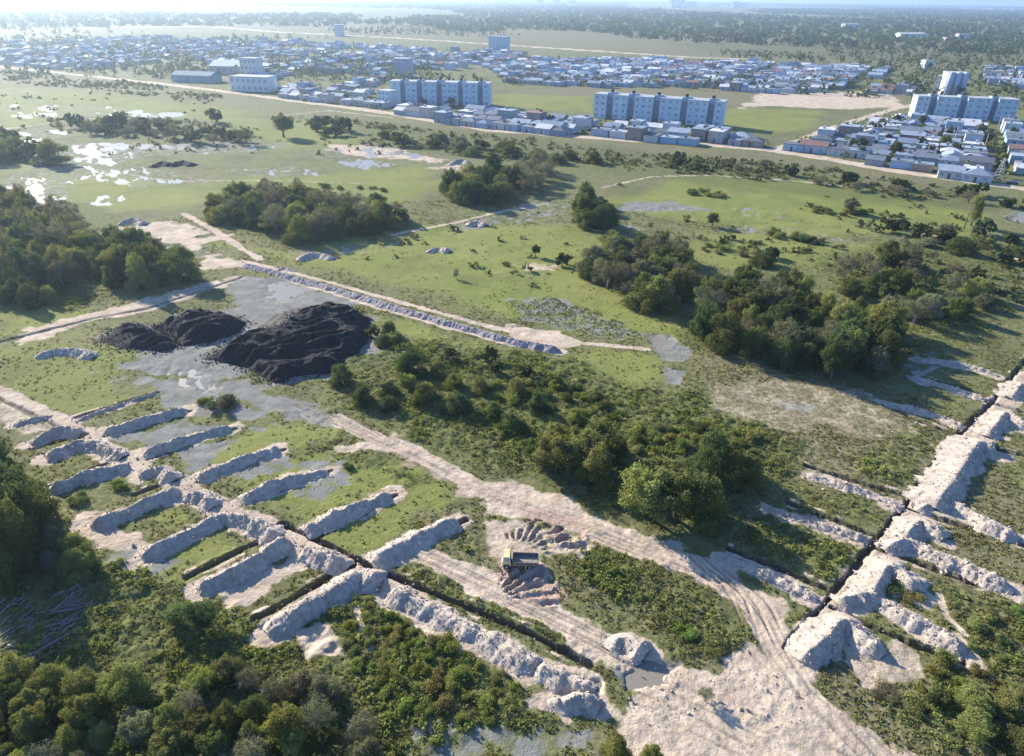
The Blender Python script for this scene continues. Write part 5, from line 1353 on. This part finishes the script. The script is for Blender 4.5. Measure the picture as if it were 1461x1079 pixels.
tower((1284, 54), (1320, 54), 7, 16, 'long white shed in front of the dark far wood', (.66, .66, .64), 1, 6, 'warehouse', rcol=(.66, .66, .64), roof='gable')
tower((1368, 56), (1382, 56), 9, 12, 'small white building in the far wood near the right edge', (.66, .66, .66), 2, 3)
tower((1318, 98), (1330, 98), 8, 8, 'small bright white chapel like building before the right far fields', (.70, .70, .70), 2, 2)
tower((1350, 59), (1362, 59), 6, 10, 'tiny pale house left of the white building in the far wood', (.55, .50, .46), 1, 3)
tower((1205, 40), (1225, 40), 9, 16, 'pale roofed shed deep inside the far wood', (.55, .52, .50), 1, 3, 'warehouse', roof='gable')
tower((540, 150), (556, 152), 9, 8, 'small pale blue building at the foot of the left apartment block', (.50, .58, .62), 3, 3)
for i, (x, w, h) in enumerate([(768, 8, 40), (792, 7, 55), (812, 9, 38), (958, 8, 52), (970, 7, 60), (984, 8, 42), (1046, 9, 46), (1060, 8, 38)]):
    y = 7.5 - (x - 730) * -.0118
    tower((x, y), (x + w, y), h, 30, ['faint pale city tower on the hazy horizon above the left apartment block', 'faint pale city tower on the hazy horizon above the middle apartment block'][i > 2], (.6, .6, .62), 8, 3, 'city_tower', win=False)
    bpy.context.scene.objects[-1]
for o in [q for q in SC.objects if q.get('category') == 'building' and 'city tower' in q['label']]:
    o['group'] = 'city towers on the horizon, ' + ('left cluster' if 'left' in o['label'] else 'middle cluster')

# ------------------------------------------------------------------ poles
def street_lamp(x, y, h, label):
    p = at(x, y); r = link('street_lamp', None, None, (p[0], p[1], 0))
    link('pole', MB().tube([(0, 0, -.2), (0, 0, h * .6), (0, 0, h)], [.16, .13, .10], 8).mesh('lamp_pole', (M_CONC,), True), r)
    link('arm', MB().tube([(0, 0, h - .2), (.9, 0, h + .25), (1.7, 0, h + .3)], [.06, .05, .05], 6).mesh('lamp_arm', (M_METAL,), True), r)
    link('lamp_head', MB().box(1.5, 2.3, -.14, .14, h + .2, h + .36, .06, .04).mesh('lamp_head', (M_METAL,)), r)
    tag(r, label, 'street lamp', 'pale street lamps of the settlement')
for x, y in [(1360, 206), (1381, 209), (1357, 214), (1433, 186), (1421, 190), (816, 186), (822, 187), (830, 188), (905, 196), (910, 197), (1205, 226), (1290, 236), (1320, 228), (1402, 218)]:
    street_lamp(x, y, 9.0, 'slim pale street lamp rising among the low houses')

def utility_pole(x, y, h, label):
    p = at(x, y); r = link('utility_pole', None, None, (p[0], p[1], 0), .5)
    link('pole', MB().tube([(0, 0, -.3), (0, 0, h * .5), (.05, 0, h)], [.2, .17, .12], 8).mesh('wood_pole', (M_WOODPOLE,), True), r)
    link('crossarm', MB().box(-1.1, 1.1, -.07, .07, h - .9, h - .75).mesh('crossarm', (M_WOODPOLE,)), r)
    for q in (-.95, 0.35, .95): link('insulator', MB().tube([(q, 0, h - .75), (q, 0, h - .6), (q, 0, h - .52)], [.05, .08, .03], 6).mesh('insulator', (M_METAL,), True), r)
    tag(r, label, 'utility pole')
utility_pole(1375, 327, 9.5, 'weathered wooden pole standing in the bushes of the right hand meadow')

def lattice_mast(x, y, h, label):
    p = at(x, y); r = link('lattice_mast', None, None, (p[0], p[1], 0), .3)
    m = MB(); q = [(-1.6, -1.6), (1.6, -1.6), (1.6, 1.6), (-1.6, 1.6)]
    for a, b in q: m.tube([(a, b, -.2), (a * .25, b * .25, h * .75), (a * .12, b * .12, h)], [.14, .11, .08], 5)
    br = MB()
    for k in range(6):
        z0, z1 = h * k / 7, h * (k + 1) / 7; s0, s1 = 1 - .75 * k / 5.3, 1 - .75 * (k + 1) / 5.3
        for i in range(4):
            a, b = q[i], q[(i + 1) % 4]
            br.tube([(a[0] * s0, a[1] * s0, z0), (b[0] * s1, b[1] * s1, z1)], [.07, .07], 4)
    link('leg_frame', m.mesh('leg_frame', (M_CONC,), True), r); link('bracing', br.mesh('bracing', (M_CONC,)), r)
    link('crossarm', MB().box(-2.2, 2.2, -.12, .12, h * .86, h * .9).mesh('mast_crossarm', (M_CONC,)), r)
    tag(r, label, 'mast')
lattice_mast(1423, 257, 9.0, 'small white lattice mast beside the settlement edge road')

# ------------------------------------------------------------------ vehicles
def truck():
    p = at(742, 806); r = link('tipper_truck', None, None, (p[0], p[1], 0), R_(-2), (.94, .94, .94))
    # cab points to -x
    c = MB(); c.box(-2.45, -1.25, -.98, .98, .62, 1.30, .02, .02); c.box(-2.38, -1.27, -.95, .95, 1.30, 2.12, .16, .10)
    cab = link('cab', c.mesh('cab', (M_YELLOW,)), r)
    link('windscreen', MB().add([(-2.40, -.78, 1.38), (-2.40, .78, 1.38), (-2.262, .72, 2.0), (-2.262, -.72, 2.0)], [(0, 1, 2, 3)]).add([(-2.43, -.78, 1.38), (-2.43, .78, 1.38), (-2.29, .72, 2.0), (-2.29, -.72, 2.0)], [(3, 2, 1, 0)]).mesh('windscreen', (M_GLASS,)), cab)
    for s in (-1, 1): link('side_window', MB().box(-2.1, -1.5, s * .925 - .03, s * .925 + .03, 1.42, 1.88).mesh('side_window', (M_GLASS,)), cab)
    link('bumper', MB().box(-2.60, -2.46, -.98, .98, .42, .68).mesh('bumper', (M_CONC,)), r)
    for s in (-.7, .7): link('headlight', MB().tube([(-2.49, s, .88), (-2.44, s, .88)], [.12, .12], 10).mesh('headlight', (M_CONC,)), r)
    link('chassis', MB().box(-2.4, 2.35, -.42, .42, .45, .66).mesh('chassis', (M_DARKMETAL,)), r)
    M_BED = simple('dusty_bed', (0.21, 0.17, 0.125), 0.85, 0.4, 2.0)
    b = MB(); b.box(-1.05, 2.45, -1.0, 1.0, .72, .82)
    for s in (-1, 1): b.box(-1.05, 2.45, s * .97 - .04, s * .97 + .04, .823, 1.42)
    b.box(-1.05, -.97, -.927, .927, .823, 1.75)
    bed = link('dump_bed', b.mesh('dump_bed', (M_BED,)), r)
    link('bed_floor', MB().box(-.965, 2.44, -.925, .925, .823, .9).mesh('bed_floor', (simple('dusty_floor', (0.27, 0.23, 0.19), .9, .3, 1.5),)), bed)
    link('tailgate', MB().box(2.455, 2.52, -1.0, 1.0, .72, 1.3).mesh('tailgate', (M_DARKMETAL,)), r)
    for x, y in ((-1.85, -.9), (-1.85, .9), (1.35, -.85), (1.35, .85)):
        w = link('wheel', None, r)
        w.location = (x, y, .46)
        link('tyre', MB().tube([(0, -.15, 0), (0, -.13, 0), (0, .13, 0), (0, .15, 0)], [.36, .46, .46, .36], 18).mesh('tyre', (M_RUBBER,), False), w)
        link('rim', MB().tube([(0, -.162, 0), (0, .162, 0)], [.22, .22], 12).mesh('rim', (M_METAL,)), w)
    tag(r, 'small pale yellow tipper truck with an empty dark bed on the churned clay', 'truck')
truck()

def car(x, y, col, rz, label):
    p = at(x, y); r = link('parked_car', None, None, (p[0], p[1], 0), rz)
    paint = simple('car_paint', col, .35, .1, 1.0, spec=.5)
    link('body', MB().box(-2.1, 2.1, -.85, .85, .35, .92, .1, .06).box(-1.3, 1.5, -.8, .8, .923, 1.46, .45, .12).mesh('body', (paint,)), r)
    for s in (-1, 1): link('side_window', MB().add([(-.95, s * .79, 1.0), (1.15, s * .79, 1.0), (.95, s * .72, 1.38), (-.75, s * .72, 1.38)], [(0, 1, 2, 3)]).mesh('side_window', (M_GLASS,)), r)
    for a in (-1.3, 1.3):
        for b in (-.78, .78): link('wheel', MB().tube([(a, b - .1, .32), (a, b + .1, .32)], [.32, .32], 14).mesh('wheel', (M_RUBBER,)), r)
    tag(r, label, 'car')
car(1444, 263, (.03, .035, .05), -.6, 'dark car parked on the road right of the small white mast')
car(1352, 252, (.4, .1, .08), -.6, 'reddish car on the edge road left of the small white mast')

# ------------------------------------------------------------------ felled branches in the shade at the left
def branch_pile(outline, n, label, seed, ang, L):
    rg = np.random.default_rng(seed); P = atl(outline); m = MB(); c = P.mean(0)
    q = rg.uniform(P.min(0), P.max(0), (n * 3, 2)); q = q[poly_sd(P, q[:, 0], q[:, 1]) < 0][:n]
    for a in q:
        t = ang + rg.normal() * .45; l = L * rg.uniform(.4, 1.2); d = np.array([math.cos(t), math.sin(t)]) * l / 2
        b = a - c; z = rg.uniform(.08, .5)
        m.tube([(*(b - d), z), (*(b + rg.normal(size=2) * .12), z + rg.uniform(-.05, .15)), (*(b + d), z * .7)], [.075, .06, .03], 5)
        for k in range(2):
            e = b + d * rg.uniform(-.6, .8); t2 = t + rg.choice([-1, 1]) * rg.uniform(.5, 1.1)
            m.tube([(*e, z), (e[0] + math.cos(t2) * l * .25, e[1] + math.sin(t2) * l * .25, z + .15)], [.04, .015], 4)
    o = link('branch_pile', m.mesh('branch_pile', (M_DEADWOOD,), True), None, (c[0], c[1], 0)); tag(o, label, 'branch pile')
branch_pile([(75, 850), (110, 833), (140, 865), (60, 945), (30, 950), (70, 900)], 60, 'long pile of bare felled branches lying in the shade of the left trees', 5, R_(40), 3.2)
branch_pile([(0, 860), (45, 850), (60, 890), (20, 930), (0, 930)], 45, 'loose felled branches on the grass at the left picture edge', 6, R_(60), 1.6)
def log():
    p = at(182, 905); m = MB()
    m.tube([(0, -1.6, .12), (.05, 0, .15), (0, 1.9, .14)], [.13, .12, .10], 8); m.tube([(-.9, 1.8, .12), (0, 1.95, .16), (.9, 1.75, .12)], [.06, .1, .06], 7); m.tube([(0, -1.4, .12), (-.7, -1.7, .1)], [.1, .05], 6)
    o = link('fallen_log', m.mesh('fallen_log', (M_DEADWOOD,), True), None, (p[0], p[1], 0), .1); tag(o, 'pale forked log lying alone in the shade left of the dark clump', 'log')
log()

# garden trees and hedges between the houses, far too many to count
def town_green():
    rg = np.random.default_rng(91); xs, ys = [], []
    for zi, (pts, dens, where, grp) in enumerate(ZONES):
        P = atl(pts, 1.0); A = abs(np.sum(P[:, 0] * np.roll(P[:, 1], -1) - np.roll(P[:, 0], -1) * P[:, 1])) / 2
        n = int(A / (130 if zi != 6 else 260)); q = rg.uniform(P.min(0), P.max(0), (n * 4, 2)); q = q[poly_sd(P, q[:, 0], q[:, 1]) < 0][:n]
        xs.append(q[:, 0]); ys.append(q[:, 1])
    x, y = np.concatenate(xs), np.concatenate(ys); s = rg.uniform(.5, 1.3, len(x))
    print('town green', len(x))
    o = clump_cloud('garden_trees', x, y, 1.9 * s, 4.2 * s, vnoise(x / 15, y / 15, 8), 12, (0.085, 0.100, 0.05), -.1)
    o['label'] = 'small garden trees crowded between the far houses'; o['category'] = 'trees'
town_green()

# ------------------------------------------------------------------ air
def haze():
    m, nt = nodes('haze_air')
    v = N(nt, 'ShaderNodeVolumePrincipled'); v.inputs['Color'].default_value = (.62, .80, 1.0, 1)
    v.inputs['Density'].default_value = 0.00013; v.inputs['Anisotropy'].default_value = 0.56
    o = N(nt, 'ShaderNodeOutputMaterial'); nt.links.new(v.outputs[0], o.inputs['Volume'])
    b = MB().box(-19000, 19000, -600, 19000, -2.2, 78)
    kind(link('haze', b.mesh('haze', (m,))), 'stuff')
haze()
